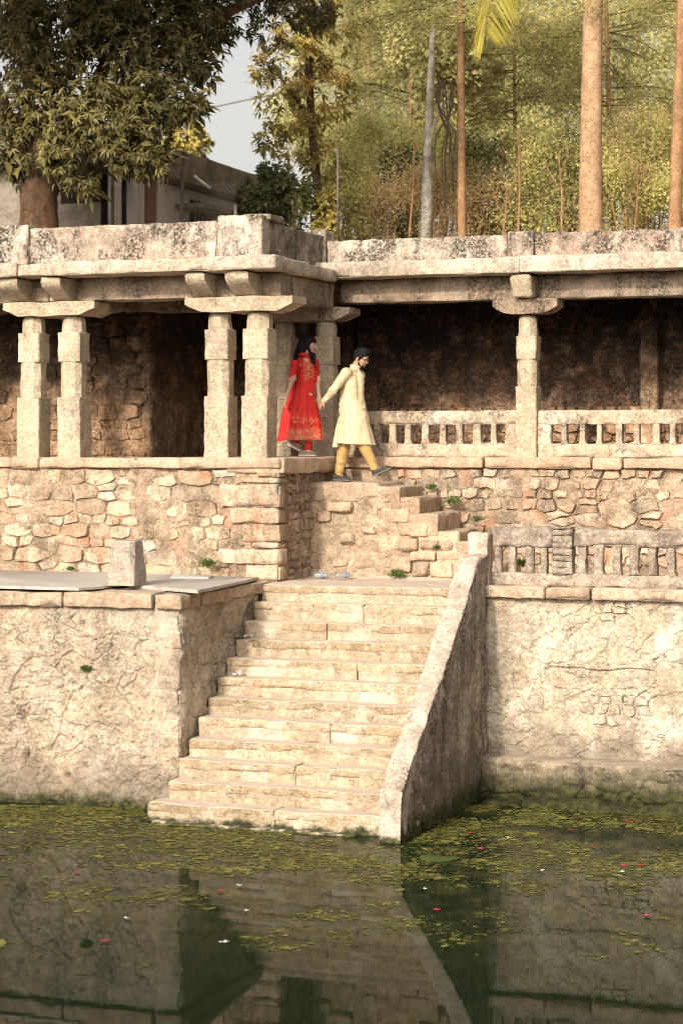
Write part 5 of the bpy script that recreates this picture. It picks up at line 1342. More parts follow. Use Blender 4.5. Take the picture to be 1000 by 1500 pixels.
def bottle(label, px, py, Y, ang, ln=.23, r=.034):
    x, y, z = AT(px, py, Y); d = np.array([math.cos(ang), math.sin(ang), 0])
    t = thing('plastic_bottle', label, 'bottle', (x, y, ZL + .02))
    c = np.array([x, y, ZL + .045]); prof = [(-.5, .6), (-.48, .95), (-.3, 1.0), (-.26, .93), (-.1, 1), (0, .93), (.15, 1), (.26, .95), (.36, .5), (.40, .40), (.44, .40)]
    V, F = tube([c + d * ln * a for a, _ in prof], [r * b for _, b in prof], 14); obj('body', V, F, M['plastic'], t)
    V, F = tube([c + d * ln * a for a in (-.06, .12)], r * 1.03, 14); obj('label_band', V, F, M['label_blue'], t)
    V, F = tube([c + d * ln * a for a in (.43, .5)], r * .48, 10); obj('cap', V, F, M['plastic'], t)
bottle('crushed clear plastic bottle with blue label on the landing', 472, 845, 3.72, .12)
bottle('clear plastic bottle lying by the earthen wall, the right one of two', 504, 841, 3.80, .55)
def scrap(label, x, y, z, w, seed, mat='paper'):
    rng = np.random.default_rng(seed); n = 7; G, K = np.meshgrid(np.linspace(-1, 1, n), np.linspace(-1, 1, n), indexing='ij')
    H = .35 * fbm(np.c_[G.ravel() * 1.6 + seed, K.ravel() * 1.6, G.ravel() * 0], 2, seed)
    V = np.c_[x + G.ravel() * w * .5, y + K.ravel() * w * .4, z + .012 + w * (.25 + H).clip(0)]
    I = np.arange(n * n).reshape(n, n); q = np.stack([I[:-1, :-1], I[1:, :-1], I[1:, 1:], I[:-1, 1:]], -1).reshape(-1, 4)
    o = obj('paper_scrap', V, q, M[mat]); tag(o, label, 'litter')
scrap('crumpled white paper on the sixth step at its left end', .16, -.67 + 6.5 * TREAD, 7 * RISE, .13, 3)
scrap('small white scrap in the corner of an upper step by the terrace wall', .10, -.67 + 8.4 * TREAD, 9 * RISE, .09, 5)
scrap('tiny pale scrap at the left end of a lower step', .12, -.67 + 2.5 * TREAD, 3 * RISE, .05, 7)
def on_water(px, py):
    u = (px - 500) / FPX; d = CAMZ * FPX / (py - 650)
    return np.array([CAMX + d * (-_s + u * _c), CAMY + d * (_c + u * _s), 0.0])
rp = random.Random(4)
FLW = ['deep red flower floating highest among the algae left of the stairs', 'pair sized white flower floating below the middle of the stairs', 'small red flower just left of the white one below the stairs', 'tiny white flower floating alone on dark water left of the stair reflection', 'tiny white flower below the larger white flower under the stairs', 'red flower floating lowest at left over the reflected terrace', 'pale triangular scrap of flower lowest under the stairs', 'bright pink flower near the foot of the sloping parapet', 'white flower floating right of the pink one by the parapet', 'red flower nearest the dark foot of the sloping parapet', 'widest red flower close below the tank wall at right', 'red flower left one of two side by side at right', 'red flower right one of two side by side at right', 'white flower just below the two red ones at right', 'red flower floating on the dark reflection of the sloping parapet', 'pink flower floating lowest at far right', 'red flower floating among algae below the tank wall middle', 'small red flower near the mossy boulders', 'tiny white flower in the dark strip below the parapet', 'tiny white flower among algae right of the parapet', 'tiny red flower below the right half of the stairs']
for k, (px, py, mat, w) in enumerate(((113, 1279, 'red', .05), (350, 1299, 'white', .035), (325, 1307, 'red', .05), (185, 1347, 'white', .03), (361, 1336, 'white', .03), (154, 1380, 'red', .05), (328, 1382, 'white', .05), (703, 1245, 'pink', .05), (745, 1229, 'white', .035), (688, 1222, 'red', .04), (920, 1206, 'red', .07), (912, 1270, 'red', .05), (937, 1269, 'red', .05), (910, 1279, 'white', .035), (639, 1335, 'red', .05), (947, 1343, 'pink', .05), (868, 1242, 'red', .04), (835, 1217, 'red', .04), (622, 1304, 'white', .03), (793, 1277, 'white', .03), (434, 1261, 'red', .03))):
    p = on_water(px, py); nn_ = 5; parts = []
    for j in range(nn_):
        a = j * 2 * math.pi / nn_ + rp.random(); c = p + np.array([math.cos(a), math.sin(a), 0]) * w * .45
        parts.append(([p + [0, 0, .012], c + [-.3 * w * math.sin(a), .3 * w * math.cos(a), .016], p + np.array([math.cos(a), math.sin(a), 0]) * w + [0, 0, .014 + rp.uniform(0, .012)], c + [.3 * w * math.sin(a), -.3 * w * math.cos(a), .016]], [(0, 1, 2, 3)]))
    V_, F_ = join(parts); o = obj('flower', V_, F_, M['petal_' + mat], smooth=False)
    nm = FLW[k] if k < len(FLW) else {'red': 'small red flower floating among the green algae', 'white': 'small white flower floating on the dark water', 'pink': 'bright pink flower floating on the dark water right of the stairs'}[mat]
    tag(o, nm, 'flower', f'{mat} flowers floating on the water')
c = on_water(640, 1258); a = np.linspace(0, 2 * math.pi, 15)[:-1]
V_ = np.c_[c[0] + .21 * np.cos(a) * (1 + .15 * np.cos(a)), c[1] + .16 * np.sin(a), .012 + .012 * np.cos(2 * a)]; V_ = np.concatenate([V_, [[c[0], c[1], .018]]])
o = leaf_obj('floating_leaf', V_, np.array([(i, (i + 1) % 14, 14) for i in range(14)]), 'weed', None, np.array([.6]), 15); tag(o, 'broad green leaf floating beside the foot of the sloping parapet', 'leaf')
# algae: thousands of small ragged pads, dense near the walls and thinning towards the open water
rng = np.random.default_rng(9); cand = 170000
u_ = rng.uniform(-60, 1060, cand); v_ = 1180 + 260 * rng.random(cand) ** 1.7
d_ = CAMZ * FPX / (v_ - 650); uu = (u_ - 500) / FPX
X_ = CAMX + d_ * (-_s + uu * _c); Y_ = CAMY + d_ * (_c + uu * _s)
dens = fbm(np.c_[X_ * .9, Y_ * .9, X_ * 0], 3, 31) * .65 + .65 * fbm(np.c_[X_ * 3.2, Y_ * 3.2, X_ * 0], 2, 32) + np.interp(v_, [1180, 1235, 1275, 1330, 1440], [.35, .40, .15, -.35, -1.0])
ok = (rng.random(cand) < .75 * sstep(-.25, .9, dens)) & ~((X_ > -.2) & (X_ < 2.98) & (Y_ > -.80)) & (Y_ < np.where(X_ < 0, -.02, 1.9))
X_, Y_ = X_[ok], Y_[ok]; n = len(X_)
sz = np.clip(rng.lognormal(-4.65, .65, n), .005, .09)
m = 7; aa = np.arange(m) * 2 * math.pi / m
rad = sz[:, None] * rng.uniform(.55, 1.3, (n, m))
tw = rng.uniform(0, math.pi, n)[:, None]
ex, ey = rad * np.cos(aa) * 1.35, rad * np.sin(aa) * .8
V_ = np.stack([X_[:, None] + ex * np.cos(tw) - ey * np.sin(tw), Y_[:, None] + ex * np.sin(tw) + ey * np.cos(tw), np.repeat((.003 + .002 * rng.random(n))[:, None], m, 1)], -1).reshape(-1, 3)
b = np.arange(n)[:, None] * m
F_ = np.concatenate([b + np.array((0, k, k + 1)) for k in range(1, m - 1)], 0)
leaf_obj('floating_algae', V_, F_, 'algae', None, rng.random(n) ** 2.0, m)['kind'] = 'stuff'

# ================================================================== PEOPLE (smooth unions of tapered limbs, meshed as one skin)
class Field:
    def __init__(s, lo, hi, h):
        s.h = h; s.lo = np.array(lo, float)
        s.n = np.ceil((np.array(hi) - s.lo) / h).astype(int) + 1
        s.ax = [s.lo[k] + h * np.arange(s.n[k]) for k in range(3)]
        s.f = np.full(s.n, .25)
    def _box(s, a, b, m):
        i0 = np.clip(np.floor((np.array(a) - m - s.lo) / s.h).astype(int), 0, s.n - 1); i1 = np.clip(np.ceil((np.array(b) + m - s.lo) / s.h).astype(int) + 1, 1, s.n)
        sl = tuple(slice(i0[k], i1[k]) for k in range(3))
        X = s.ax[0][sl[0]][:, None, None]; Y = s.ax[1][sl[1]][None, :, None]; Z = s.ax[2][sl[2]][None, None, :]
        return sl, X, Y, Z
    def _put(s, sl, d, k, sub=False):
        a = s.f[sl]
        if sub:
            d = -d; hh = np.maximum(k - np.abs(a - d), 0); s.f[sl] = np.maximum(a, d) + hh * hh / (4 * k)
        else:
            hh = np.maximum(k - np.abs(a - d), 0); s.f[sl] = np.minimum(a, d) - hh * hh / (4 * k)
    def cap(s, a, b, ra, rb, k=.02, sub=False):
        a, b = np.array(a, float), np.array(b, float); r = max(ra, rb)
        sl, X, Y, Z = s._box(np.minimum(a, b) - r, np.maximum(a, b) + r, .05 + k)
        ba = b - a; L2 = max(ba @ ba, 1e-9)
        t = np.clip(((X - a[0]) * ba[0] + (Y - a[1]) * ba[1] + (Z - a[2]) * ba[2]) / L2, 0, 1)
        d = np.sqrt((X - a[0] - t * ba[0]) ** 2 + (Y - a[1] - t * ba[1]) ** 2 + (Z - a[2] - t * ba[2]) ** 2) - (ra + (rb - ra) * t)
        s._put(sl, d, k, sub); return s
    def ell(s, c, r, M3=None, k=.02, sub=False):
        c, r = np.array(c, float), np.array(r, float)
        sl, X, Y, Z = s._box(c - r.max(), c + r.max(), .05 + k)
        x, y, z = X - c[0], Y - c[1], Z - c[2]
        if M3 is not None:
            x, y, z = (M3[0][0] * x + M3[0][1] * y + M3[0][2] * z, M3[1][0] * x + M3[1][1] * y + M3[1][2] * z, M3[2][0] * x + M3[2][1] * y + M3[2][2] * z)
        k0 = np.sqrt((x / r[0]) ** 2 + (y / r[1]) ** 2 + (z / r[2]) ** 2); k1 = np.sqrt((x / r[0] ** 2) ** 2 + (y / r[1] ** 2) ** 2 + (z / r[2] ** 2) ** 2)
        s._put(sl, k0 * (k0 - 1) / np.maximum(k1, 1e-6), k, sub); return s
    def loft(s, rings, k=.02, folds=0, amp=0.0, zf=0.0, seed=0, hem=0.0):
        """rings: (z, cx, cy, rx, ry) from top to bottom; folds fan out below zf"""
        R_ = np.array(sorted(rings)); zs = R_[:, 0]
        lo = np.array([(R_[:, 1] - R_[:, 3]).min(), (R_[:, 2] - R_[:, 4]).min(), zs[0]]); hi = np.array([(R_[:, 1] + R_[:, 3]).max(), (R_[:, 2] + R_[:, 4]).max(), zs[-1]])
        sl, X, Y, Z = s._box(lo, hi, .06)
        cx, cy, rx, ry = [np.interp(Z, zs, R_[:, j]) for j in (1, 2, 3, 4)]
        x, y = X - cx, Y - cy
        an = np.arctan2(y / ry, x / rx); m = 1.0
        if folds:
            w = np.clip((zf - Z) / max(zf - zs[0], 1e-6), 0, 1.2) ** .8
            m = 1 + amp * w * (np.sin(an * folds + seed + 1.2 * np.sin(an * 2 + seed)) + .5 * np.sin(an * (folds * 1.7) + 2 * seed))
        d = (np.sqrt((x / (rx * m)) ** 2 + (y / (ry * m)) ** 2) - 1) * np.minimum(rx, ry)
        zb = zs[0] + hem * x
        d = np.maximum(d, np.maximum(zb - Z, Z - zs[-1]))
        s._put(sl, d, k); return s
    def wrinkle(s, a, f, seed, zr=(-9, 9)):
        iz = np.where((s.ax[2] > zr[0]) & (s.ax[2] < zr[1]))[0]
        if not len(iz): return s
        m = np.argwhere(np.abs(s.f[:, :, iz[0]:iz[-1] + 1]) < .03); m[:, 2] += iz[0]
        P = s.lo + m * s.h; s.f[tuple(m.T)] += a * fbm(P * np.array(f), 3, seed); return s
    def mesh(s):
        f = s.f; ins = f < 0; h = s.h
        c = [ins[i:f.shape[0] - 1 + i, j:f.shape[1] - 1 + j, k:f.shape[2] - 1 + k] for i in (0, 1) for j in (0, 1) for k in (0, 1)]
        tot = sum(x.astype(np.int8) for x in c); cell = (tot > 0) & (tot < 8)
        ids = np.full(cell.shape, -1); I = np.argwhere(cell); ids[tuple(I.T)] = np.arange(len(I))
        acc = np.zeros((len(I), 3)); cnt = np.zeros(len(I))
        cor = [(i, j, k) for i in (0, 1) for j in (0, 1) for k in (0, 1)]
        for a in range(8):
            for b in range(a + 1, 8):
                da = np.array(cor[b]) - np.array(cor[a])
                if np.abs(da).sum() != 1: continue
                fa = f[tuple((I + cor[a]).T)]; fb = f[tuple((I + cor[b]).T)]
                m = (fa < 0) != (fb < 0); t = np.where(m, fa / np.where(np.abs(fa - fb) < 1e-12, 1, fa - fb), 0)
                acc += m[:, None] * (np.array(cor[a]) + t[:, None] * da); cnt += m
        V = s.lo + (I + acc / cnt[:, None]) * h
        F = []
        for ax in range(3):
            u, v = [(1, 2), (2, 0), (0, 1)][ax]
            sl0 = [slice(1, -1)] * 3; sl0[ax] = slice(0, -1)
            A = ins[tuple(sl0)]; sl1 = list(sl0); sl1[ax] = slice(1, None); B = ins[tuple(sl1)]
            E = np.argwhere(A != B); off = np.array([1, 1, 1]); off[ax] = 0; E = E + off
            if not len(E): continue
            du = np.zeros(3, int); du[u] = 1; dv = np.zeros(3, int); dv[v] = 1
            q = np.stack([ids[tuple((E - du - dv).T)], ids[tuple((E - dv).T)], ids[tuple(E.T)], ids[tuple((E - du).T)]], 1)
            flip = ins[tuple(E.T)]
            q = np.where(flip[:, None], q, q[:, ::-1]); F.append(q[(q >= 0).all(1)])
        return V, np.ascontiguousarray(np.concatenate(F))
def put(name, fld, mat, parent, smooth_it=1):
    V, F = fld.mesh()
    e = np.concatenate([F[:, [0, 1]], F[:, [1, 2]], F[:, [2, 3]], F[:, [3, 0]]])
    for _ in range(smooth_it):                                    # light relaxation
        S = np.zeros_like(V); n = np.zeros(len(V)); np.add.at(S, e[:, 0], V[e[:, 1]]); np.add.at(S, e[:, 1], V[e[:, 0]]); np.add.at(n, e[:, 0], 1); np.add.at(n, e[:, 1], 1)
        V = V * .5 + .5 * S / n[:, None]
    return obj(name, V, F, mat, parent, local=True)
def frame(yaw, pitch):
    f = np.array([math.cos(yaw) * math.cos(pitch), math.sin(yaw) * math.cos(pitch), math.sin(pitch)])
    l = np.array([-math.sin(yaw), math.cos(yaw), 0]); return f, l, np.cross(f, l)
class Head:
    def __init__(s, c, yaw, pitch, sc=1.0):
        s.c = np.array(c, float); s.f, s.l, s.u = frame(yaw, pitch); s.s = sc; s.M = [s.f, s.l, s.u]
    def P(s, f, l, u): return s.c + s.s * (s.f * f + s.l * l + s.u * u)
    def skull(s, F, fem=False):
        q = s.s
        F.ell(s.P(-.012, 0, .022), np.array([.096, .075, .096]) * q, s.M, .02)
        F.ell(s.P(.030, 0, -.040), np.array([.062, .058, .082]) * q, s.M, .03)
        for e in (1, -1):
            F.cap(s.P(.005, .042 * e, -.06), s.P(.06, .012 * e, -.098), .024 * q, .02 * q, .02)
            F.ell(s.P(.058, .037 * e, -.030), np.array([.024, .022, .022]) * q, s.M, .02)
            F.ell(s.P(-.008, .074 * e, -.012), np.array([.022, .010, .031]) * q, s.M, .006)
        F.cap(s.P(.078, -.032, .016), s.P(.078, .032, .016), .011 * q, .011 * q, .015)
        for e in (1, -1): F.ell(s.P(.094, .031 * e, -.004), np.array([.012, .015, .011]) * q, s.M, .008, True)
        F.cap(s.P(.088, 0, .004), s.P(.108, 0, -.034), .008 * q, .012 * q, .008)
        for e in (1, -1): F.ell(s.P(.096, .012 * e, -.037), np.array([.012, .008, .008]) * q, s.M, .006)
        F.cap(s.P(.086, -.016, -.062), s.P(.086, .016, -.062), .007 * q, .007 * q, .006)
        F.cap(s.P(.083, -.014, -.073), s.P(.083, .014, -.073), .008 * q, .008 * q, .006)
        F.ell(s.P(.070, 0, -.098), np.array([.018, .018, .016]) * q, s.M, .015)
    def details(s, root, hair, lip):
        q = s.s
        for e in (1, -1):
            F = Field(s.P(.08, .031 * e, -.004) - .025, s.P(.08, .031 * e, -.004) + .025, .0025); F.ell(s.P(.079, .031 * e, -.004), np.array([.010, .012, .007]) * q, s.M, .002); put('eye', F, M['eye'], root, 0)
            F = Field(s.P(.088, .03 * e, .016) - .035, s.P(.088, .03 * e, .016) + .035, .003); F.cap(s.P(.091, .012 * e, .017), s.P(.082, .046 * e, .015), .0045 * q, .003 * q, .002); put('eyebrow', F, hair, root, 0)
        F = Field(s.P(.086, 0, -.067) - .035, s.P(.086, 0, -.067) + .035, .003)
        F.cap(s.P(.089, -.016, -.062), s.P(.089, .016, -.062), .0065 * q, .0065 * q, .004); F.cap(s.P(.087, -.014, -.073), s.P(.087, .014, -.073), .007 * q, .007 * q, .004); put('lips', F, lip, root, 0)
def hand(F, wrist, d, palm_n, side, curl=.5, sc=1.0, spread=.12):
    """palm plus four unequal bent fingers and a thumb; d = pointing direction, palm_n = palm normal, side = towards the thumb"""
    d = np.array(d, float); d /= np.linalg.norm(d); n = np.array(palm_n, float); n -= d * (n @ d); n /= np.linalg.norm(n); s_ = np.cross(d, n) * side
    w = np.array(wrist, float)
    F.cap(w, w + d * .03 * sc, .026 * sc, .028 * sc, .015)
    for k, q in enumerate((.027, .009, -.009, -.026)): F.cap(w + d * .02 * sc + s_ * q * .7 * sc, w + d * .085 * sc + s_ * q * sc, .016 * sc, .0125 * sc, .012)
    for k, (q, L) in enumerate(((.027, .070), (.009, .078), (-.009, .073), (-.026, .056))):
        p = w + d * .085 * sc + s_ * q * sc; a = spread * (q / .027); dd = d * math.cos(a) + s_ * math.sin(a)
        for j, fr in enumerate((.45, .32, .23)):
            ang = curl * (.5 + .75 * j); v_ = dd * math.cos(ang) + n * math.sin(ang); r = (.0088, .008, .0072)[j] * sc
            F.cap(p, p + v_ * L * fr * sc, r, r * .92, .004); p = p + v_ * L * fr * sc
    b = w + d * .025 * sc + s_ * .026 * sc; v_ = d * .62 + s_ * .62 + n * .45; v_ /= np.linalg.norm(v_); m = b + v_ * .042 * sc
    F.cap(b, m, .0125 * sc, .0105 * sc, .01); v2 = d * .85 + s_ * .15 + n * .5; v2 /= np.linalg.norm(v2); F.cap(m, m + v2 * .034 * sc, .0105 * sc, .0085 * sc, .004)
def shoe(root, heel, toe, lat, w, mat, sole, tall=1.0, strap=None):
    h, t = np.array(heel, float), np.array(toe, float); d = t - h; L = np.linalg.norm(d); d /= L; l = np.array(lat, float); l -= d * (l @ d); l /= np.linalg.norm(l); u = np.cross(d, l)
    if u[2] < 0: u = -u; l = -l
    prof = [(0, .55, .035), (.03, .78, .062), (.12, .86, .088), (.26, .84, .086), (.40, .86, .068), (.55, .95, .056), (.74, 1.0, .046), (.88, .86, .038), (.96, .58, .028), (1.0, .28, .016)]
    an = np.linspace(0, 2 * math.pi, 19)[:-1]
    def ringset(z0, fz, grow): return [h + d * (L * a) + np.outer(np.cos(an) * (w * b + grow), l) + np.outer(z0 + fz(np.sin(an), c_ * tall), u) for a, b, c_ in prof]
    V, F = rings_mesh(ringset(.016, lambda q, c_: np.clip(q, 0, 1) ** .8 * c_ * (q > 0), 0)); obj('shoe', V, F, mat, root, local=True)
    so = obj('sole', *rings_mesh(ringset(.0, lambda q, c_: np.where(q > 0, .022, -.0), .004)), sole, root, local=True)
    if strap is not None:
        for a in (.36, .44, .52):
            c_ = np.interp(a, [p[0] for p in prof], [p[2] for p in prof]) * tall; b = np.interp(a, [p[0] for p in prof], [p[1] for p in prof]) * w
            V, F = tube([h + d * L * (a + .012 * s) + l * (b * s * .62) + u * (.019 + c_ * (1 - (s * .62) ** 2) ** .5 * 1.0) for s in (-1, -.5, 0, .5, 1)], .0045, 6); obj('lace', V, F, strap, root, local=True)

def fabric(name, c1, c2, rough=.75, weave=260, spec=.3, sheen=.2, pattern=None):
    s = N(name); tc = s.n.new('ShaderNodeTexCoord').outputs['Object']
    col = s.mix(s.ramp(s.noise(9, 4, .6, tc), .35, .65), c1, c2)
    col = s.gain(col, s.ramp(s.noise(weave, 2, .5, s.scaled((1, 1, .15), vec=tc)), .3, .7, .90, 1.10))
    if pattern: col = pattern(s, tc, col)
    h = s.noise(14, 4, .6, tc)
    m = s.done(col, rough, s.bump(h, .25, .02), spec); s.b.inputs['Sheen Weight'].default_value = sheen
    return m
def gold_print(s, tc, col):
    z = s.xyz(tc)[2]; x = s.xyz(tc)[0]
    vv = s.noise(19, 3, .6, tc, .8); v2 = s.noise(34, 2, .5, tc, 1.2)
    motif = s.math('MULTIPLY', s.ramp(vv, .50, .54), s.ramp(v2, .40, .46))
    mid = s.math('MULTIPLY', s.ramp(z, -.12, -.33), s.ramp(s.noise(5.5, 2, .5, tc), .46, .54))
    low = s.ramp(z, -.36, -.44)
    yoke = s.math('MULTIPLY', s.ramp(z, .22, .27), s.math('MULTIPLY', s.ramp(x, -.05, .0), s.ramp(x, .13, .08)))
    k = s.math('MAXIMUM', s.math('MULTIPLY', motif, s.math('MAXIMUM', mid, low)), s.math('MULTIPLY', yoke, s.ramp(s.noise(48, 2, .5, tc), .46, .54)))
    k = s.math('MAXIMUM', k, s.math('MULTIPLY', low, .35))
    return s.mix(s.math('MULTIPLY', k, .8), col, (.55, .28, .13))
M['skin_m'] = plain('skin', (.42, .245, .16), .55, .08, 25, .35, 0, .05)
M['skin_f'] = plain('skin_fair', (.56, .345, .24), .55, .06, 25, .35, 0, .05)
M['hair'] = plain('black_hair', (.007, .006, .008), .62, .3, 60, .25, 0, .8)
M['eye'] = plain('eye', (.03, .02, .018), .2, .1)
M['lips'] = plain('lips', (.38, .14, .11), .5, .1); M['lips_m'] = plain('lips_brown', (.26, .12, .085), .55, .1)
M['kurta'] = fabric('pale_gold_kurta', (.60, .495, .32), (.54, .43, .26), .62, 300, .35)
M['kurta_in'] = fabric('kurta_lining', (.62, .53, .36), (.56, .46, .30), .7)
M['gold_satin'] = fabric('gold_satin', (.50, .31, .11), (.41, .245, .08), .34, 300, .5)
M['red'] = fabric('red_dress', (.62, .022, .014), (.50, .012, .010), .62, 300, .3, .1, gold_print)
M['red_plain'] = fabric('red_scarf', (.64, .020, .016), (.52, .012, .012), .6, 300, .3, .1)
M['trim'] = fabric('pale_trim', (.62, .45, .33), (.50, .30, .20), .6)
M['shoe_dark'] = plain('charcoal_shoe', (.060, .048, .040), .75, .25, 60); M['sole_grey'] = plain('grey_sole', (.16, .145, .13), .8, .15, 30); M['lace'] = plain('pale_lace', (.5, .47, .43), .8, .1)
M['shoe_taupe'] = plain('taupe_shoe', (.30, .21, .16), .7, .2, 40); M['sole_white'] = plain('white_sole', (.70, .62, .53), .7, .1, 30)
M['glasses'] = plain('dark_frame', (.03, .02, .02), .3, .1, 30, .5)

# ---- man in a pale gold kurta, stepping down to the right and reaching back
yB = 4.57; man = thing('person', 'man in pale gold kurta and shiny gold trousers, looking down, stepping onto the side stairs', 'person', (XA(510, yB), yB, 3.69), rotz=YAW)
x_ = lambda px: (px - 510) / 109.5
z_ = lambda py: (705 - py) / 109.5
hd = Head((x_(529.5), .0, z_(523)), R(-32), R(-20), 1.0)
B = Field((-.50, -.30, -.02), (.66, .34, 1.84), .0065)
sR, eR, wR = (x_(506.5), -.13, z_(545)), (x_(488), -.17, z_(571)), (x_(474.5), -.09, z_(586.5))
sL, eL, wL = (x_(526), .15, z_(547)), (x_(524), .21, z_(577)), (x_(529), .15, z_(603))
B.loft([(1.50, .055, 0, .10, .08), (1.42, .05, 0, .15, .10), (1.2, .05, 0, .135, .095), (.98, .05, 0, .14, .10), (.84, .05, 0, .14, .11)], .03)
B.cap((.06, 0, 1.46), (hd.P(-.03, 0, -.06)), .062, .056, .03)
hd.skull(B)
B.cap(sR, eR, .05, .042, .03).cap(eR, wR, .042, .027, .02).cap(sL, eL, .05, .042, .03).cap(eL, wL, .042, .027, .02)
hand(B, wR, (-.62, .10, -.78), (.55, .6, -.5), 1, .85)
hand(B, wL, (.1, 0, -1), (-.2, -1, 0), 1, .5)
h1, k1, a1 = (x_(516), -.055, .87), (x_(534), -.06, z_(653)), (x_(549.5), -.07, z_(688))
h2, k2, a2 = (x_(508), .09, .87), (x_(503), .09, z_(655)), (x_(496.5), .08, z_(694))
for h_, k_, a_ in ((h1, k1, a1), (h2, k2, a2)): B.cap(h_, k_, .08, .052, .04).cap(k_, a_, .052, .036, .02).cap(a_, (a_[0] + .05, a_[1], a_[2] - .05), .036, .03, .02)
put('body', B, M['skin_m'], man)
hd.details(man, M['hair'], M['lips_m'])
K = Field((-.46, -.32, .42), (.42, .32, 1.60), .008)
K.loft([(1.475, .055, 0, .115, .085), (1.42, .052, -.005, .150, .118), (1.34, .052, -.005, .158, .132), (1.14, .052, -.005, .170, .135), (.97, .062, -.005, .186, .155), (.82, .072, -.005, .208, .178), (.50, .098, -.0, .262, .21)], .03, 7, .035, 1.0, 1.3, -.04)
K.cap((sR[0] + .01, sR[1], sR[2] - .01), (sL[0], sL[1], sL[2] - .01), .068, .068, .04)
K.cap((.06, 0, 1.44), (.085, -.005, 1.535), .078, .064, .03)
K.cap(sR, eR, .068, .058, .03).cap(eR, wR, .057, .041, .02).cap(sL, eL, .068, .056, .03).cap(eL, wL, .056, .042, .02)
K.cap((.095, -.005, 1.56), (.10, -.005, 1.66), .050, .09, .008, True)
K.wrinkle(.009, (9, 9, 5), 3).wrinkle(.006, (13, 13, 24), 5, (.9, 1.5)).wrinkle(.010, (6, 6, 18), 6, (.75, 1.0))
put('kurta', K, M['kurta'], man)
K = Field((-.30, -.1, .42), (-.02, .25, .95), .008); K.loft([(.88, -.105, .05, .02, .05), (.70, -.135, .05, .045, .07), (.46, -.165, .05, .055, .085)], .01, 3, .1, .8, 1)
put('rear_flap', K, M['kurta_in'], man)
V_, F_ = tube([(x_(519), -.139, 1.47), (x_(522), -.150, 1.3), (x_(522), -.153, 1.1)], .004, 5); obj('placket', V_, F_, M['gold_satin'], man, local=True)
for k in range(4):
    V_, F_ = wornbox((x_(521) - .006, -.156, 1.42 - .075 * k), (x_(521) + .006, -.145, 1.432 - .075 * k), .003, 0, .01); obj('button', V_, F_, M['gold_satin'], man, local=True)
V_, F_ = rings_mesh([np.array([(.062 + .174 * math.cos(a) * s, -.005 + .138 * math.sin(a) * s, .975 + q) for a in np.linspace(0, 2 * math.pi, 33)[:-1]]) for s, q in ((1.02, -.004), (1.045, 0), (1.02, .004))]); 
T = Field((-.30, -.24, .02), (.50, .24, .95), .0075)
T.cap(h1, k1, .095, .085, .05).cap(k1, (a1[0] - .01, a1[1], a1[2] + .035), .085, .054, .02).cap(h2, k2, .095, .085, .05).cap(k2, (a2[0], a2[1], a2[2] + .03), .085, .058, .02)
T.wrinkle(.006, (7, 7, 9), 8).wrinkle(.009, (10, 10, 34), 9, (.08, .30))
put('trousers', T, M['gold_satin'], man)
F = Field(hd.c - .19, hd.c + .19, .005)
F.ell(hd.P(-.018, 0, .034), (.104, .086, .098), hd.M, .01).ell(hd.P(.035, 0, .105), (.062, .058, .034), hd.M, .03).ell(hd.P(.062, .0, .112), (.034, .045, .026), hd.M, .02).ell(hd.P(-.06, 0, -.02), (.048, .066, .07), hd.M, .02)
F.cap(hd.P(.09, -.05, -.035), hd.P(.09, .05, -.035), .068, .068, .012, True)
for e in (1, -1): F.cap(hd.P(.004, .078 * e, .03), hd.P(.004, .074 * e, -.035), .010, .008, .01)
F.wrinkle(.014, (34, 34, 20), 4); put('hair', F, M['hair'], man)
F = Field(hd.c - .19, hd.c + .19, .004)
for e in (1, -1): F.cap(hd.P(.003, .066 * e, -.03), hd.P(.018, .050 * e, -.085), .010, .014, .01).cap(hd.P(.018, .047 * e, -.085), hd.P(.072, .012 * e, -.108), .018, .019, .01).cap(hd.P(.090, .003 * e, -.053), hd.P(.078, .026 * e, -.066), .006, .007, .005).cap(hd.P(.078, .027 * e, -.066), hd.P(.066, .022 * e, -.095), .007, .012, .006)
F.wrinkle(.004, (60, 60, 60), 6); put('beard', F, M['hair'], man)
gl = []
for e in (1, -1):
    c = hd.P(.104, .033 * e, -.006); a = np.linspace(0, 2 * math.pi, 17)
    gl.append(tube([c + hd.l * .024 * math.cos(t) + hd.u * .018 * math.sin(t) for t in a], .0028, 5))
    gl.append(tube([hd.P(.102, .057 * e, .002), hd.P(.05, .074 * e, .004), hd.P(-.005, .080 * e, .0)], .0025, 5))
gl.append(tube([hd.P(.106, -.010, -.001), hd.P(.110, 0, .002), hd.P(.106, .010, -.001)], .0025, 5))
V_, F_ = join(gl); obj('glasses', V_, F_, M['glasses'], man, local=True)
shoe(man, (x_(486.5), .08, .012), (x_(514), .05, .004), (0, 1, 0), .046, M['shoe_dark'], M['sole_grey'], 1.05, M['lace'])
shoe(man, (x_(546.5), -.085, z_(697.5)), (x_(573), -.12, z_(685.5)), (0, 1, 0), .046, M['shoe_dark'], M['sole_grey'], 1.05, M['lace'])

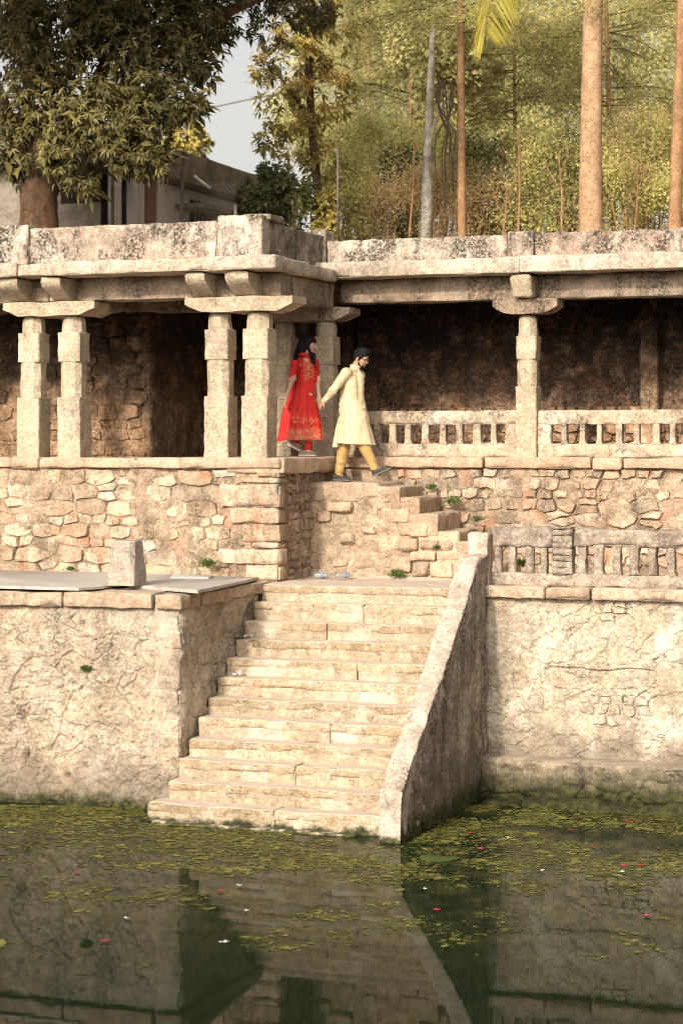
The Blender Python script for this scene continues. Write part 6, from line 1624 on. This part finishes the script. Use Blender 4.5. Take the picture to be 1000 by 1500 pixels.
# ---- woman in red, half turned to the camera, face in profile
yA = 4.40; wom = thing('person', 'smiling woman in long red dress with gold print and red scarf, long black hair', 'person', (XA(440, yA), yA, 4.02), rotz=YAW)
x_ = lambda px: (px - 440) / 109.5
z_ = lambda py: (669 - py) / 109.5
hw = Head((x_(453), .0, z_(503)), R(-16), R(-9), .93)
B = Field((-.34, -.26, -.01), (.40, .30, 1.72), .0065)
sR, eR, wR = (x_(432), -.10, z_(531)), (x_(428), -.14, z_(556)), (x_(420), -.13, z_(581))
sL, eL, wL = (x_(461), .05, z_(530)), (x_(465), .02, z_(558)), (x_(467.5), -.02, z_(580))
B.loft([(1.33, .07, 0, .09, .06), (1.26, .07, 0, .125, .08), (1.12, .07, 0, .115, .09), (.98, .07, 0, .10, .085), (.84, .07, 0, .12, .10)], .03)
B.cap((.07, 0, 1.28), hw.P(-.02, 0, -.06), .048, .044, .025); hw.skull(B, True)
B.cap(sR, eR, .040, .033, .03).cap(eR, wR, .033, .021, .02).cap(sL, eL, .040, .033, .03).cap(eL, wL, .033, .021, .02)
hand(B, wR, (-.30, .05, -.95), (.9, .3, -.2), -1, .40, .92)
hand(B, wL, (.12, .02, -1), (-.2, -1, 0), 1, .75, .92)
hb, kb, ab = (x_(437), .06, .84), (x_(441), .05, .46), (x_(432), .06, z_(649))
hf, kf, af = (x_(452), -.04, .84), (x_(455), -.06, .44), (x_(451), -.05, z_(660))
for h_, k_, a_ in ((hb, kb, ab), (hf, kf, af)): B.cap(h_, k_, .07, .045, .04).cap(k_, a_, .045, .031, .02).cap(a_, (a_[0] + .06, a_[1] - .01, a_[2] - .045), .031, .026, .02)
put('body', B, M['skin_f'], wom); hw.details(wom, M['hair'], M['lips'])
D = Field((-.30, -.32, .14), (.42, .36, 1.42), .008)
D.loft([(1.335, .072, 0, .085, .06), (1.28, .070, 0, .130, .085), (1.15, .070, -.01, .130, .112), (.99, .075, -.005, .118, .105), (.80, .070, 0, .148, .14), (.55, .058, 0, .198, .18), (.225, .052, 0, .238, .20)], .03, 7, .085, 1.0, .6, .01)
D.cap(sR, (eR[0], eR[1], eR[2] + .02), .055, .046, .03).cap(sL, (eL[0], eL[1], eL[2] + .01), .055, .046, .03)
D.ell((.10, -.10, 1.36), (.045, .06, .085), None, .01, True)
D.wrinkle(.014, (9, 9, 2.5), 13).wrinkle(.009, (14, 14, 22), 15, (.9, 1.3))
put('dress', D, M['red'], wom)
for e, sv in ((eR, sR), (eL, sL)):
    for q in (.0, .024):
        c = np.array(e) + (np.array(sv) - np.array(e)) * (.10 + q * 3.2); F = Field(c - .08, c + .08, .005); a = (np.array(sv) - np.array(e)); a /= np.linalg.norm(a); F.cap(c - a * .007, c + a * .007, .0515, .0515, .004); put('cuff_band', F, M['trim'], wom, 0)
Sc = Field((-.42, -.22, .10), (.22, .30, 1.48), .008)
for a in np.linspace(0, 2 * math.pi, 15)[:-1]:
    p = (.075 + .078 * math.cos(a), .0 + .070 * math.sin(a), 1.365 - .02 * math.cos(a)); q = (.075 + .078 * math.cos(a + .45), .0 + .070 * math.sin(a + .45), 1.365 - .02 * math.cos(a + .45)); Sc.cap(p, q, .028, .028, .012)
Sc.loft([(1.36, -.01, .05, .05, .05), (1.26, -.065, .06, .05, .06), (1.0, -.095, .07, .05, .07), (.75, -.135, .08, .070, .075), (.50, -.180, .08, .085, .08), (.215, -.222, .08, .098, .085)], .03, 5, .16, 1.2, 2.0, .15)
Sc.wrinkle(.010, (10, 10, 3), 23); put('scarf', Sc, M['red_plain'], wom)
Tm = Field((-.40, -.1, .12), (-.08, .26, .32), .006); an = np.linspace(0, 2 * math.pi, 25)
for a, b in zip(an[:-1], an[1:]):
    f_ = lambda t: (-.222 + .098 * math.cos(t) * (1 + .19 * math.sin(5 * t + 2)), .08 + .085 * math.sin(t) * (1 + .19 * math.sin(5 * t + 2)), .215 + .15 * .098 * math.cos(t)); Tm.cap(f_(a), f_(b), .008, .008, .003)
put('scarf_hem', Tm, M['trim'], wom, 0)
L_ = Field((-.16, -.2, .04), (.24, .2, .5), .007); L_.cap(kb, (ab[0] + .01, ab[1], ab[2] + .03), .055, .040, .02).cap(kf, (af[0], af[1], af[2] + .035), .055, .040, .02); L_.wrinkle(.008, (10, 10, 30), 33); put('leggings', L_, M['red_plain'], wom)
F = Field(hw.c + np.array([-.36, -.20, -.42]), hw.c + np.array([.2, .24, .2]), .0055); q = .93
F.ell(hw.P(-.020, 0, .030), np.array([.112, .092, .106]) * q, hw.M, .01).ell(hw.P(-.085, .0, -.06), np.array([.075, .085, .12]) * q, hw.M, .05)
F.cap(hw.P(-.09, .02, -.10), np.array([x_(434), .05, z_(527)]), .070, .040, .05).cap(hw.P(-.10, .03, -.06), np.array([x_(434), .06, z_(518)]), .06, .03, .04)
F.cap(hw.P(-.0, -.076, -.02), np.array([x_(458), -.095, z_(520)]), .020, .026, .02).cap(np.array([x_(458), -.095, z_(520)]), np.array([x_(460), -.125, z_(533)]), .027, .014, .02)
F.cap(hw.P(.088, -.048, -.035), hw.P(.088, .048, -.035), .070 * q, .070 * q, .01, True)
F.wrinkle(.014, (30, 30, 6), 43); put('hair', F, M['hair'], wom)
rh = random.Random(6); hs_ = []
for k in range(34):
    p = hw.P(rh.uniform(-.11, -.03), rh.uniform(-.085, .06), rh.uniform(-.06, .09)); q = np.array([x_(432 + rh.uniform(-4, 9)), rh.uniform(-.06, .09), z_(530 + rh.uniform(-6, 12))])
    m_ = (p + q) / 2 + np.array([-.035 + rh.uniform(-.025, .02), rh.uniform(-.03, .03), .02])
    hs_.append(tube([p, (p + m_) / 2 + np.array([-.012, 0, .006]), m_, (m_ + q) / 2, q], [.007, .007, .006, .0045, .002], 5))
for k in range(8):
    p = hw.P(.0, -.078, rh.uniform(-.04, .02)); q = np.array([x_(460 + rh.uniform(-3, 3)), -.12 + rh.uniform(-.01, .02), z_(536 + rh.uniform(-5, 5))]); hs_.append(tube([p, (p + q) / 2 + np.array([rh.uniform(-.01, .012), -.012, 0]), q], [.007, .007, .003], 5))
V_, F_ = join(hs_); obj('loose_hair', V_, F_, M['hair'], wom, local=True)['kind'] = 'stuff'
F = Field(hw.P(-.008, -.08, -.055) - .03, hw.P(-.008, -.08, -.055) + .03, .003); F.ell(hw.P(.0, -.074, -.058), (.008, .006, .014), None, .002); put('earring', F, M['trim'], wom, 0)
shoe(wom, (x_(420.5), .05, z_(651)), (x_(446), .03, z_(665)), (0, 1, 0), .042, M['shoe_taupe'], M['sole_white'], .8)
shoe(wom, (x_(437.5), -.04, .012), (x_(463), -.10, .010), (0, 1, 0), .042, M['shoe_taupe'], M['sole_white'], .8)
